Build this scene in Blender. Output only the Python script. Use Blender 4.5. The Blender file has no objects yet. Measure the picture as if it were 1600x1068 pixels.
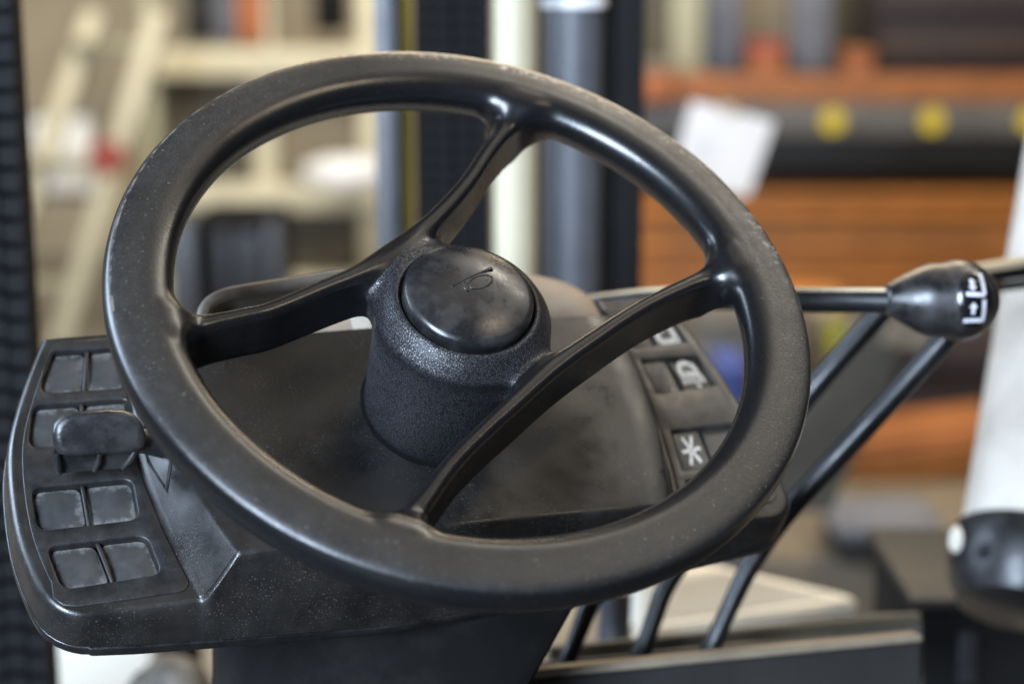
import bpy, bmesh, math, random
import numpy as np
from mathutils import Vector, Matrix

random.seed(7)
SC = bpy.context.scene
COL = SC.collection
R_ = math.radians

# ------------------------------------------------------------------ camera, light, exposure
FPX = 2800.0                       # focal length in pixels of the 1600 px wide photograph
PITCH = R_(12)
cam_d = bpy.data.cameras.new('camera')
cam = bpy.data.objects.new('camera', cam_d)
COL.objects.link(cam)
cam.location = (0, 0, 0)
cam.rotation_euler = (R_(90) - PITCH, 0, 0)
cam_d.sensor_width = 36
cam_d.lens = FPX / 1600 * 36
cam_d.clip_start = .02
cam_d.clip_end = 100
cam_d.dof.use_dof = True
cam_d.dof.focus_distance = .99
cam_d.dof.aperture_fstop = 3.3
cam_d.dof.aperture_blades = 0
SC.camera = cam

world = bpy.data.worlds.new('World')
SC.world = world
world.use_nodes = True
bg = world.node_tree.nodes['Background']
bg.inputs['Color'].default_value = (1.0, .95, .88, 1)
bg.inputs['Strength'].default_value = .04

def area(name, loc, target, size, power, col, sy=None):
    l = bpy.data.lights.new(name, 'AREA')
    l.energy = power
    l.color = col
    l.shape = 'RECTANGLE'
    l.size = size
    l.size_y = sy or size
    o = bpy.data.objects.new(name, l)
    COL.objects.link(o)
    o.location = loc
    d = Vector(target) - Vector(loc)
    o.rotation_euler = d.to_track_quat('-Z', 'Y').to_euler()
    return o
WC = Vector((-.025, .981, -.185))
area('doorway_light', (-1.35, -1.9, .80), WC, .9, 430, (.66, .80, 1.0), 1.8)
area('window_light', (-2.0, 1.35, .55), WC, 1.2, 78, (.64, .79, 1.0), 1.2)
area('ceiling_light', (.3, 3.6, 1.5), WC, 1.8, 60, (1.0, .80, .56), .5)
area('ceiling_light', (.45, 1.0, 2.5), (.2, 1.3, 0), 1.6, 5, (1.0, .87, .70), 1.2)
area('ceiling_light', (1.7, .2, 2.2), WC, .8, 17, (1.0, .82, .60), .3)
area('ceiling_light', (-1.6, 5.6, 3.6), (-1.6, 9.0, 0), 3.4, 350, (1.0, .92, .74), 1.4)  # added overhead lamp that lights the left background
area('ceiling_light', (2.2, 2.8, 3.3), (2.0, 6.4, -.3), 2.6, 250, (1.0, .92, .78), 1.2)  # added overhead lamp that lights the paper and the right background

SC.render.engine = 'CYCLES'
SC.cycles.use_denoising = True
SC.cycles.max_bounces = 6
SC.view_settings.view_transform = 'Standard'
SC.view_settings.look = 'None'
SC.view_settings.exposure = 0
SC.view_settings.gamma = 1
SC.view_settings.use_curve_mapping = False

# ------------------------------------------------------------------ frames and projection helpers
cp, sp = math.cos(PITCH), math.sin(PITCH)
CX, FW, DN = Vector((1, 0, 0)), Vector((0, cp, -sp)), Vector((0, -sp, -cp))
def ray(px, py):
    return CX * ((px - 800) / FPX) + DN * ((py - 534) / FPX) + FW
def atY(px, py, Y):
    d = ray(px, py)
    return d * (Y / d.y)
def atD(px, py, dep):
    return ray(px, py) * dep
# steering wheel frame: origin at the wheel centre, x to the right of the truck, y up the slope, z along the shaft
_c = CX * -.0247 + DN * -.0234 + FW * .9983
_n = (CX * .212 + DN * -.641 + FW * -.738).normalized()
_h = Vector((-_n.x, -_n.y, 0)).normalized()
_e1 = Vector((_h.y, -_h.x, 0))
_e2 = _n.cross(_e1)
WM = Matrix.Translation(_c) @ Matrix((_e1, _e2, _n)).transposed().to_4x4()
WI = WM.inverted()
def onW(px, py, c):
    """pixel -> (a, b) on the plane z = c of the steering wheel frame"""
    d = ray(px, py)
    t = (_c.dot(_n) + c) / d.dot(_n)
    q = WI @ (d * t)
    return q.x, q.y

# ------------------------------------------------------------------ object helpers
def tag(o, label=None, cat=None, group=None, kind=None):
    if label: o['label'] = label
    if cat: o['category'] = cat
    if group: o['group'] = group
    if kind: o['kind'] = kind
    return o
def empty(name, M=None, label=None, cat=None, group=None):
    o = bpy.data.objects.new(name, None)
    COL.objects.link(o)
    o.empty_display_size = .02
    if M is not None:
        o.matrix_world = M if isinstance(M, Matrix) else Matrix.Translation(M)
    return tag(o, label, cat, group)
def link(name, me, mat, parent=None, smooth=True):
    o = bpy.data.objects.new(name, me)
    COL.objects.link(o)
    if mat is not None and len(me.materials) == 0:
        me.materials.append(mat)
    if parent is not None:
        o.parent = parent
    if smooth:
        for p in me.polygons: p.use_smooth = True
    return o
def from_bm(name, bm, mat, parent=None, smooth=True, recalc=True, autos=None):
    if recalc:
        bmesh.ops.recalc_face_normals(bm, faces=bm.faces)
    me = bpy.data.meshes.new(name)
    bm.to_mesh(me)
    bm.free()
    o = link(name, me, mat, parent, smooth)
    if autos is not None:
        me.set_sharp_from_angle(angle=R_(autos))
    return o
def pyd(name, v, f, mat, parent=None, smooth=True, autos=None):
    me = bpy.data.meshes.new(name)
    me.from_pydata([tuple(x) for x in v], [], f)
    bm = bmesh.new(); bm.from_mesh(me)
    bmesh.ops.remove_doubles(bm, verts=bm.verts, dist=1e-6)
    bmesh.ops.recalc_face_normals(bm, faces=bm.faces)
    bm.to_mesh(me); bm.free()
    o = link(name, me, mat, parent, smooth)
    if autos is not None:
        me.set_sharp_from_angle(angle=R_(autos))
    return o
def box_bm(bm, x0, x1, y0, y1, z0, z1, bev=0.0, M=None, seg=2):
    vs = [bm.verts.new(p) for p in ((x0,y0,z0),(x1,y0,z0),(x1,y1,z0),(x0,y1,z0),(x0,y0,z1),(x1,y0,z1),(x1,y1,z1),(x0,y1,z1))]
    fs = [bm.faces.new([vs[i] for i in q]) for q in ((0,3,2,1),(4,5,6,7),(0,1,5,4),(1,2,6,5),(2,3,7,6),(3,0,4,7))]
    if bev > 0:
        es = list({e for f in fs for e in f.edges})
        r = bmesh.ops.bevel(bm, geom=es, offset=bev, segments=seg, affect='EDGES', profile=.5)
        vs = list({v for f in r['faces'] for v in f.verts} | {v for v in vs if v.is_valid})
    if M is not None:
        bmesh.ops.transform(bm, matrix=M, verts=[v for v in vs if v.is_valid])
def box(name, x0, x1, y0, y1, z0, z1, mat, parent=None, bev=0.0, M=None):
    bm = bmesh.new()
    box_bm(bm, x0, x1, y0, y1, z0, z1, bev)
    if M is not None: bm.transform(M)
    return from_bm(name, bm, mat, parent, autos=35)
def tube(name, pts, rad, mat, parent=None, n=14, cap=True, flat=None):
    """swept tube through pts; rad number or list; flat = (up vector, ratio)"""
    pts = [Vector(p) for p in pts]
    rads = rad if isinstance(rad, (list, tuple)) else [rad] * len(pts)
    V, F = [], []
    prev = None
    for i, p in enumerate(pts):
        t = (pts[min(i + 1, len(pts) - 1)] - pts[max(i - 1, 0)]).normalized()
        if prev is None:
            u = t.cross(Vector((0, 0, 1)))
            if u.length < .05: u = t.cross(Vector((1, 0, 0)))
        else:
            u = prev - t * prev.dot(t)
        u.normalize(); prev = u
        w = t.cross(u)
        for k in range(n):
            a = 2 * math.pi * k / n
            V.append(p + (u * math.cos(a) * (flat or 1) + w * math.sin(a)) * rads[i])
    for i in range(len(pts) - 1):
        for k in range(n):
            F.append((i * n + k, i * n + (k + 1) % n, (i + 1) * n + (k + 1) % n, (i + 1) * n + k))
    if cap:
        F.append(tuple(range(n))[::-1]); F.append(tuple((len(pts) - 1) * n + k for k in range(n)))
    return pyd(name, V, F, mat, parent, autos=50)
def lathe(name, prof, mat, parent=None, n=64, M=None, autos=40):
    """prof: (r, z) list revolved about z"""
    V, F = [], []
    m = len(prof)
    for r, z in prof:
        for k in range(n):
            a = 2 * math.pi * k / n
            v = Vector((r * math.cos(a), r * math.sin(a), z))
            V.append(M @ v if M is not None else v)
    for i in range(m - 1):
        for k in range(n):
            F.append((i * n + k, i * n + (k + 1) % n, (i + 1) * n + (k + 1) % n, (i + 1) * n + k))
    F.append(tuple(range(n))[::-1]); F.append(tuple((m - 1) * n + k for k in range(n)))
    return pyd(name, V, F, mat, parent, autos=autos)
def spline(pts, n=8):
    """Catmull-Rom through pts"""
    P = [np.array(p, float) for p in pts]
    P = [2 * P[0] - P[1]] + P + [2 * P[-1] - P[-2]]
    out = []
    for i in range(1, len(P) - 2):
        for k in range(n):
            t = k / n
            out.append(.5 * ((2 * P[i]) + (P[i + 1] - P[i - 1]) * t + (2 * P[i - 1] - 5 * P[i] + 4 * P[i + 1] - P[i + 2]) * t * t
                       + (3 * P[i] - P[i - 1] - 3 * P[i + 1] + P[i + 2]) * t ** 3))
    out.append(P[-2])
    return out

# ------------------------------------------------------------------ materials
def math_node(N, L, op, a, b=None, clamp=False):
    n = N.new('ShaderNodeMath'); n.operation = op; n.use_clamp = clamp
    for i, x in enumerate((a, b)):
        if x is None: continue
        if isinstance(x, (int, float)): n.inputs[i].default_value = x
        else: L.new(x, n.inputs[i])
    return n.outputs[0]
def rng(N, L, v, a, b, c=0.0, d=1.0):
    n = N.new('ShaderNodeMapRange'); n.interpolation_type = 'SMOOTHSTEP'
    n.inputs['From Min'].default_value = a; n.inputs['From Max'].default_value = b
    n.inputs['To Min'].default_value = c; n.inputs['To Max'].default_value = d
    L.new(v, n.inputs['Value'])
    return n.outputs[0]
def noise(N, L, vec, s, det=6, ro=.6):
    n = N.new('ShaderNodeTexNoise')
    n.inputs['Scale'].default_value = s; n.inputs['Detail'].default_value = det; n.inputs['Roughness'].default_value = ro
    L.new(vec, n.inputs['Vector'])
    return n.outputs['Fac']
def mixc(N, L, f, a, b):
    n = N.new('ShaderNodeMix'); n.data_type = 'RGBA'
    L.new(f, n.inputs['Factor'])
    for k, x in (('A', a), ('B', b)):
        if isinstance(x, tuple): n.inputs[k].default_value = (*x, 1)
        else: L.new(x, n.inputs[k])
    return n.outputs['Result']
def mixf(N, L, f, a, b):
    n = N.new('ShaderNodeMix')
    L.new(f, n.inputs['Factor'])
    for k, x in (('A', a), ('B', b)):
        if isinstance(x, (int, float)): n.inputs[k].default_value = x
        else: L.new(x, n.inputs[k])
    return n.outputs['Result']

def mat(name, col, rough=.5, spec=.5, metal=0.0, var=.25, vscale=30, bump=0.0, bscale=400, dust=None, dust_amt=0.0, dscale=25, rvar=.12, coat=0.0, speck=0.0):
    m = bpy.data.materials.new(name)
    m.use_nodes = True
    nt = m.node_tree
    N, L = nt.nodes, nt.links
    b = N['Principled BSDF']
    tc = N.new('ShaderNodeTexCoord')
    no = N.new('ShaderNodeTexNoise')
    no.inputs['Scale'].default_value = vscale
    no.inputs['Detail'].default_value = 6
    no.inputs['Roughness'].default_value = .6
    L.new(tc.outputs['Object'], no.inputs['Vector'])
    mr = N.new('ShaderNodeMapRange')
    mr.inputs['From Min'].default_value = .3; mr.inputs['From Max'].default_value = .7
    mr.inputs['To Min'].default_value = 1 - var; mr.inputs['To Max'].default_value = 1 + var
    L.new(no.outputs['Fac'], mr.inputs['Value'])
    mx = N.new('ShaderNodeVectorMath'); mx.operation = 'SCALE'
    mx.inputs[0].default_value = col[:3]
    L.new(mr.outputs[0], mx.inputs['Scale'])
    out = mx.outputs[0]
    rr = N.new('ShaderNodeMapRange')
    rr.inputs['From Min'].default_value = .3; rr.inputs['From Max'].default_value = .7
    rr.inputs['To Min'].default_value = max(.03, rough - rvar); rr.inputs['To Max'].default_value = min(1, rough + rvar)
    L.new(no.outputs['Fac'], rr.inputs['Value'])
    rout = rr.outputs[0]
    if dust:
        n2 = N.new('ShaderNodeTexNoise')
        n2.inputs['Scale'].default_value = dscale; n2.inputs['Detail'].default_value = 9; n2.inputs['Roughness'].default_value = .68
        L.new(tc.outputs['Object'], n2.inputs['Vector'])
        r2 = N.new('ShaderNodeMapRange')
        r2.inputs['From Min'].default_value = .42; r2.inputs['From Max'].default_value = .68
        r2.inputs['To Max'].default_value = dust_amt
        L.new(n2.outputs['Fac'], r2.inputs['Value'])
        mm = N.new('ShaderNodeMix'); mm.data_type = 'RGBA'
        L.new(r2.outputs[0], mm.inputs['Factor'])
        L.new(out, mm.inputs['A']); mm.inputs['B'].default_value = (*dust, 1)
        out = mm.outputs['Result']
        m3 = N.new('ShaderNodeMix')
        L.new(r2.outputs[0], m3.inputs['Factor']); L.new(rout, m3.inputs['A']); m3.inputs['B'].default_value = .85
        rout = m3.outputs['Result']
    if speck:
        na = N.new('ShaderNodeTexNoise'); na.inputs['Scale'].default_value = 1000; na.inputs['Detail'].default_value = 3
        nb = N.new('ShaderNodeTexNoise'); nb.inputs['Scale'].default_value = 35; nb.inputs['Detail'].default_value = 4
        L.new(tc.outputs['Object'], na.inputs['Vector']); L.new(tc.outputs['Object'], nb.inputs['Vector'])
        f1 = rng(N, L, na.outputs['Fac'], .60, .74); f2 = rng(N, L, nb.outputs['Fac'], .42, .66, .15, 1.0)
        ff = math_node(N, L, 'MULTIPLY', math_node(N, L, 'MULTIPLY', f1, f2), speck)
        out = mixc(N, L, ff, out, (.22, .19, .155))
        # fine straight scratches
        mp = N.new('ShaderNodeMapping'); mp.inputs['Scale'].default_value = (900, 14, 14); mp.inputs['Rotation'].default_value = (0, 0, .5)
        L.new(tc.outputs['Object'], mp.inputs['Vector'])
        ns = N.new('ShaderNodeTexNoise'); ns.inputs['Scale'].default_value = 1; ns.inputs['Detail'].default_value = 1
        L.new(mp.outputs[0], ns.inputs['Vector'])
        fs = math_node(N, L, 'MULTIPLY', math_node(N, L, 'MULTIPLY', rng(N, L, ns.outputs['Fac'], .74, .80), f2), speck * .35)
        out = mixc(N, L, fs, out, (.16, .145, .13))
    L.new(out, b.inputs['Base Color'])
    L.new(rout, b.inputs['Roughness'])
    b.inputs['Specular IOR Level'].default_value = spec
    b.inputs['Metallic'].default_value = metal
    b.inputs['Coat Weight'].default_value = coat
    if bump:
        n3 = N.new('ShaderNodeTexNoise')
        n3.inputs['Scale'].default_value = bscale; n3.inputs['Detail'].default_value = 4
        L.new(tc.outputs['Object'], n3.inputs['Vector'])
        bp = N.new('ShaderNodeBump')
        bp.inputs['Strength'].default_value = bump; bp.inputs['Distance'].default_value = .0006
        L.new(n3.outputs['Fac'], bp.inputs['Height'])
        L.new(bp.outputs[0], b.inputs['Normal'])
    return m

def blank_mat():
    """blank switch cover: dark plastic with dust gathered round its edge"""
    m = bpy.data.materials.new('blank_cover_plastic'); m.use_nodes = True
    nt = m.node_tree; N, L = nt.nodes, nt.links
    b = N['Principled BSDF']
    tc = N.new('ShaderNodeTexCoord'); O = tc.outputs['Object']
    sx = N.new('ShaderNodeSeparateXYZ'); L.new(tc.outputs['Generated'], sx.inputs[0])
    u = math_node(N, L, 'ABSOLUTE', math_node(N, L, 'SUBTRACT', sx.outputs[0], .5))
    v = math_node(N, L, 'ABSOLUTE', math_node(N, L, 'SUBTRACT', sx.outputs[1], .5))
    d = math_node(N, L, 'MAXIMUM', u, v)
    n1, n2 = noise(N, L, O, 90, 6, .65), noise(N, L, O, 600, 4, .6)
    d = math_node(N, L, 'ADD', d, math_node(N, L, 'MULTIPLY', math_node(N, L, 'SUBTRACT', n1, .5), .55))
    f = math_node(N, L, 'MULTIPLY', rng(N, L, d, .34, .54), rng(N, L, n2, .3, .6, .45, 1.0))
    col = mixc(N, L, f, mixc(N, L, n1, (.022, .022, .0225), (.048, .047, .046)), (.14, .137, .13))
    L.new(col, b.inputs['Base Color'])
    L.new(mixf(N, L, f, rng(N, L, n1, .3, .7, .30, .44), .8), b.inputs['Roughness'])
    bp = N.new('ShaderNodeBump'); bp.inputs['Distance'].default_value = .0005; bp.inputs['Strength'].default_value = .12
    L.new(n2, bp.inputs['Height']); L.new(bp.outputs[0], b.inputs['Normal'])
    return m

def wheel_mat():
    """moulded black wheel: grained matt face, polished grip, scuffed outer edge"""
    m = bpy.data.materials.new('wheel_rubber'); m.use_nodes = True
    nt = m.node_tree; N, L = nt.nodes, nt.links
    b = N['Principled BSDF']
    tc = N.new('ShaderNodeTexCoord'); O = tc.outputs['Object']
    sx = N.new('ShaderNodeSeparateXYZ'); L.new(O, sx.inputs[0])
    x, y, z = sx.outputs
    r = math_node(N, L, 'SQRT', math_node(N, L, 'ADD', math_node(N, L, 'MULTIPLY', x, x), math_node(N, L, 'MULTIPLY', y, y)))
    ang = math_node(N, L, 'ARCTAN2', y, x)
    big = noise(N, L, O, 14, 5, .6)
    fine = noise(N, L, O, 750, 3, .6)
    mid = noise(N, L, O, 120, 6, .7)
    # the moulded top face keeps its dull grain; the grip round it is rubbed smooth
    zt = math_node(N, L, 'ADD', z, math_node(N, L, 'MULTIPLY', math_node(N, L, 'SUBTRACT', mid, .5), .0004))
    zt = math_node(N, L, 'ADD', zt, math_node(N, L, 'MULTIPLY', math_node(N, L, 'SUBTRACT', r, .18), .15))
    face = rng(N, L, zt, .0095, .0134)
    onrim = rng(N, L, r, .150, .162)
    face = math_node(N, L, 'MULTIPLY', face, onrim)
    # the face is darker and smoother over the upper arc
    upper_arc = rng(N, L, ang, .35, 1.0)
    upper_arc = math_node(N, L, 'MULTIPLY', upper_arc, rng(N, L, ang, 2.2, 1.6))
    face = math_node(N, L, 'MULTIPLY', face, math_node(N, L, 'SUBTRACT', 1.0, math_node(N, L, 'MULTIPLY', upper_arc, .55)))
    face = math_node(N, L, 'MULTIPLY', face, rng(N, L, big, .25, .55, .65, 1.0))
    col = mixc(N, L, face, (.0048, .0048, .0053), (.0160, .0147, .0132))
    # moulded grain shows as a fine mottle on the dull face
    gr = rng(N, L, fine, .3, .7, .76, 1.26)
    sc_ = N.new('ShaderNodeVectorMath'); sc_.operation = 'SCALE'
    L.new(col, sc_.inputs[0]); L.new(gr, sc_.inputs['Scale'])
    col = sc_.outputs[0]
    # fine speckle of dust
    speck = rng(N, L, noise(N, L, O, 520, 2, .5), .66, .76)
    speck = math_node(N, L, 'MULTIPLY', speck, math_node(N, L, 'ADD', math_node(N, L, 'MULTIPLY', face, .35), .05))
    col = mixc(N, L, speck, col, (.20, .19, .17))
    # scuffs along the outer crease, worst on the right
    zone = math_node(N, L, 'MULTIPLY', rng(N, L, r, .1835, .1900), rng(N, L, r, .1990, .1955))
    zone = math_node(N, L, 'MULTIPLY', zone, rng(N, L, z, .003, .009))
    side = math_node(N, L, 'MULTIPLY', rng(N, L, ang, -.25, .15), rng(N, L, ang, 1.75, 1.2))
    scn = noise(N, L, O, 230, 8, .75)
    scb = noise(N, L, O, 28, 3, .6)
    sc = math_node(N, L, 'MULTIPLY', rng(N, L, scn, .50, .62), rng(N, L, scb, .38, .52))
    sc = math_node(N, L, 'MULTIPLY', math_node(N, L, 'MULTIPLY', sc, zone), math_node(N, L, 'ADD', math_node(N, L, 'MULTIPLY', side, .85), .0))
    col = mixc(N, L, sc, col, (.44, .37, .29))
    # thin worn mould line along the crease
    ln = math_node(N, L, 'MULTIPLY', rng(N, L, r, .1940, .1946), rng(N, L, r, .1958, .1951))
    ln = math_node(N, L, 'MULTIPLY', ln, rng(N, L, noise(N, L, O, 60, 6, .75), .42, .60))
    ln = math_node(N, L, 'MULTIPLY', math_node(N, L, 'MULTIPLY', ln, rng(N, L, z, .007, .010)), math_node(N, L, 'MULTIPLY', rng(N, L, ang, 1.2, 1.8), .42))
    col = mixc(N, L, ln, col, (.26, .21, .15))
    # dark rubber scuff strokes on the face
    mp = N.new('ShaderNodeMapping'); mp.inputs['Scale'].default_value = (1, .35, 1); mp.inputs['Rotation'].default_value = (0, 0, .7)
    L.new(O, mp.inputs['Vector'])
    st = rng(N, L, noise(N, L, mp.outputs[0], 85, 3, .5), .70, .75)
    st = math_node(N, L, 'MULTIPLY', math_node(N, L, 'MULTIPLY', st, face), .7)
    col = mixc(N, L, st, col, (.018, .017, .017))
    L.new(col, b.inputs['Base Color'])
    ro = mixf(N, L, face, rng(N, L, big, .3, .7, .24, .33), rng(N, L, mid, .3, .7, .40, .54))
    ro = mixf(N, L, sc, ro, .8)
    L.new(ro, b.inputs['Roughness'])
    b.inputs['Specular IOR Level'].default_value = .5
    bp = N.new('ShaderNodeBump'); bp.inputs['Distance'].default_value = .0005
    L.new(mixf(N, L, face, .06, .5), bp.inputs['Strength'])
    L.new(fine, bp.inputs['Height'])
    bp2 = N.new('ShaderNodeBump'); bp2.inputs['Distance'].default_value = .0008; bp2.inputs['Strength'].default_value = .12
    L.new(mid, bp2.inputs['Height']); L.new(bp.outputs[0], bp2.inputs['Normal'])
    L.new(bp2.outputs[0], b.inputs['Normal'])
    return m

def leather_mat():
    """hub cover with moulded leather grain"""
    m = bpy.data.materials.new('hub_leather_grain'); m.use_nodes = True
    nt = m.node_tree; N, L = nt.nodes, nt.links
    b = N['Principled BSDF']
    tc = N.new('ShaderNodeTexCoord'); O = tc.outputs['Object']
    wob = N.new('ShaderNodeTexNoise'); wob.inputs['Scale'].default_value = 260; wob.inputs['Detail'].default_value = 2
    L.new(O, wob.inputs['Vector'])
    ad = N.new('ShaderNodeVectorMath'); ad.operation = 'MULTIPLY_ADD'
    L.new(wob.outputs['Color'], ad.inputs[0]); ad.inputs[1].default_value = (.0016,) * 3; L.new(O, ad.inputs[2])
    vo = N.new('ShaderNodeTexVoronoi'); vo.feature = 'DISTANCE_TO_EDGE'; vo.inputs['Scale'].default_value = 700
    L.new(ad.outputs[0], vo.inputs['Vector'])
    h = rng(N, L, vo.outputs['Distance'], .02, .30)
    big = noise(N, L, O, 40, 5, .6)
    col = mixc(N, L, h, (.008, .008, .009), (.027, .027, .030))  # grain valleys painted darker in place of relief shade
    L.new(col, b.inputs['Base Color'])
    L.new(rng(N, L, big, .3, .7, .32, .42), b.inputs['Roughness'])
    bp = N.new('ShaderNodeBump'); bp.inputs['Distance'].default_value = .0006; bp.inputs['Strength'].default_value = .24
    L.new(mixf(N, L, h, .22, .52), b.inputs['Specular IOR Level'])
    L.new(h, bp.inputs['Height']); L.new(bp.outputs[0], b.inputs['Normal'])
    return m

def horn_mat():
    m = bpy.data.materials.new('horn_cap_plastic'); m.use_nodes = True
    nt = m.node_tree; N, L = nt.nodes, nt.links
    b = N['Principled BSDF']
    tc = N.new('ShaderNodeTexCoord'); O = tc.outputs['Object']
    big = noise(N, L, O, 70, 3, .5)
    sm = noise(N, L, O, 420, 5, .7)
    col = mixc(N, L, rng(N, L, big, .40, .70), (.008, .008, .009), (.024, .0225, .0215))
    L.new(col, b.inputs['Base Color'])
    ro = math_node(N, L, 'ADD', rng(N, L, big, .3, .7, .24, .36), rng(N, L, sm, .4, .7, -.03, .06))
    L.new(ro, b.inputs['Roughness'])
    bp = N.new('ShaderNodeBump'); bp.inputs['Distance'].default_value = .0008; bp.inputs['Strength'].default_value = .10
    L.new(big, bp.inputs['Height']); L.new(bp.outputs[0], b.inputs['Normal'])
    return m

M_ = {}
M_['wheel'] = wheel_mat()
M_['leather'] = leather_mat()
M_['horn'] = horn_mat()
M_['housing'] = mat('console_plastic', (.0075, .0075, .008), .34, var=.2, vscale=60, bump=.16, bscale=1100, dust=(.05, .044, .037), dust_amt=.10, dscale=60, speck=.18)
M_['hood'] = mat('hood_plastic', (.0080, .0076, .0074), .34, var=.3, vscale=40, bump=.16, bscale=1000, dust=(.055, .044, .034), dust_amt=.16, dscale=22, speck=.42)
M_['plate'] = mat('faceplate_plastic', (.0085, .0085, .009), .42, var=.2, vscale=80, bump=.18, bscale=1200, dust=(.08, .07, .06), dust_amt=.10, dscale=60, speck=.25)
M_['blank'] = blank_mat()
M_['switch'] = mat('switch_plastic', (.014, .013, .0115), .45, var=.2, vscale=90, bump=.1, bscale=1300, dust=(.13, .11, .085), dust_amt=.35, dscale=60)
M_['hub_shade'] = mat('contact_shade_black', (.003, .003, .003), .9, spec=.1)  # black that paints the contact shade round the hub base
M_['icon'] = mat('icon_print', (.38, .352, .31), .6, var=.45, vscale=500)
M_['icon_white'] = mat('icon_white', (.48, .48, .51), .5, var=.2, vscale=200)
M_['paddle'] = mat('paddle_plastic', (.011, .011, .012), .36, var=.25, vscale=60, bump=.15, bscale=900, dust=(.10, .09, .08), dust_amt=.2, dscale=30)
M_['black'] = mat('black_paint', (.007, .007, .008), .38, var=.3, vscale=40, bump=.1, bscale=500)
M_['knob'] = mat('knob_plastic', (.009, .009, .010), .34, var=.25, vscale=60, dust=(.09, .08, .07), dust_amt=.2, dscale=60)
M_['knob_top'] = mat('knob_badge', (.006, .006, .007), .25)
M_['column'] = mat('column_plastic', (.0032, .003, .003), .75, spec=.12, var=.3, vscale=30, bump=.15, bscale=700, dust=(.05, .045, .04), dust_amt=.2, dscale=12)
M_['dusty'] = mat('dusty_plastic', (.30, .245, .185), .85, var=.2, vscale=30, dust=(.42, .35, .28), dust_amt=.6, dscale=18)
M_['tray'] = mat('tray_plastic', (.06, .054, .045), .5, var=.3, vscale=30, dust=(.20, .165, .125), dust_amt=.5, dscale=25)
M_['steel_blue'] = mat('grey_blue_steel', (.085, .088, .098), .45, var=.15, vscale=8, metal=.2)
M_['mast'] = mat('mast_black', (.006, .0058, .006), .8, spec=.2, var=.3, vscale=10)
M_['mast_grey'] = mat('mast_grey', (.022, .022, .025), .45, var=.3, vscale=10)
M_['chain'] = mat('chain_steel', (.0055, .0055, .006), .7, spec=.15, var=.3, vscale=30)
M_['cream'] = mat('cream_paint', (.60, .55, .40), .55, var=.12, vscale=5)
M_['cream2'] = mat('pale_green_paint', (.38, .36, .25), .6, var=.2, vscale=4)
M_['pole'] = mat('cream_pole', (.44, .39, .27), .5, var=.08, vscale=5)
M_['yellow'] = mat('yellow_hose', (.42, .40, .04), .5, var=.1, vscale=20)
M_['yellow_disc'] = mat('yellow_label', (.62, .46, .02), .5, var=.06, vscale=20)
M_['taupe'] = mat('taupe_board', (.20, .165, .115), .7, var=.2, vscale=4)
M_['olive'] = mat('olive_panel', (.085, .072, .048), .7, var=.25, vscale=5)
M_['wood'] = mat('orange_wood', (.42, .150, .026), .6, var=.22, vscale=6)
M_['wood2'] = mat('brown_wood', (.29, .100, .026), .6, var=.25, vscale=6)
M_['wood3'] = mat('weathered_wood', (.20, .095, .038), .7, var=.3, vscale=6)
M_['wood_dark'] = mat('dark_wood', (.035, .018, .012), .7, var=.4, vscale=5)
M_['beam'] = mat('grey_beam', (.10, .092, .085), .55, var=.2, vscale=6)
M_['dark'] = mat('dark_steel', (.013, .012, .011), .6, var=.3, vscale=6)
M_['purple'] = mat('dark_maroon', (.030, .018, .019), .7, var=.4, vscale=4)
M_['paper'] = mat('white_paper', (.82, .82, .84), .7, var=.03, vscale=8)
M_['white'] = mat('white_plastic', (.44, .405, .355), .5, var=.10, vscale=40, dust=(.45, .42, .38), dust_amt=.25, dscale=50)
M_['white_bright'] = mat('white_board', (.55, .50, .41), .6, var=.03, vscale=6)
M_['ivory'] = mat('ivory_pad', (.90, .83, .69), .6, var=.06, vscale=10)
M_['red'] = mat('red_sign', (.30, .05, .04), .6)
M_['orange_box'] = mat('orange_cardboard', (.40, .13, .05), .7, var=.2, vscale=6)
M_['greybox'] = mat('grey_case', (.13, .135, .16), .6, var=.25, vscale=6)
M_['blue'] = mat('blue_drum', (.05, .08, .28), .5)
M_['tan'] = mat('tan_edge', (.19, .155, .11), .6, var=.25, vscale=20)
M_['lit_tan'] = mat('painted_highlight_tan', (.40, .33, .22), .45, var=.25, vscale=30)  # light on the shaft and rail tops, put into the colour
M_['floor'] = mat('concrete', (.27, .24, .20), .7, var=.2, vscale=2)
M_['wall'] = mat('wall_paint', (.40, .34, .25), .8, var=.25, vscale=1.2)
M_['greengrey'] = mat('grey_green_paint', (.10, .095, .08), .6, var=.2, vscale=10)

# ------------------------------------------------------------------ setting: floor and wall of the hall
f_ = pyd('floor', [(-9, .3, -1.95), (11, .3, -1.95), (11, 13, -1.95), (-9, 13, -1.95)], [(0, 1, 2, 3)], M_['floor'])
tag(f_, kind='structure')
w_ = pyd('wall', [(-9, 12, -1.96), (11, 12, -1.96), (11, 12, 5), (-9, 12, 5)], [(0, 1, 2, 3)], M_['wall'])
tag(w_, kind='structure')

t_ = box('unseen_truck_floor', -.75, .75, .1, 1.42, -.72, -.70, M_['dark'], None, .004)  # added out of view to darken what the front wall reflects
tag(t_, kind='structure')

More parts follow.
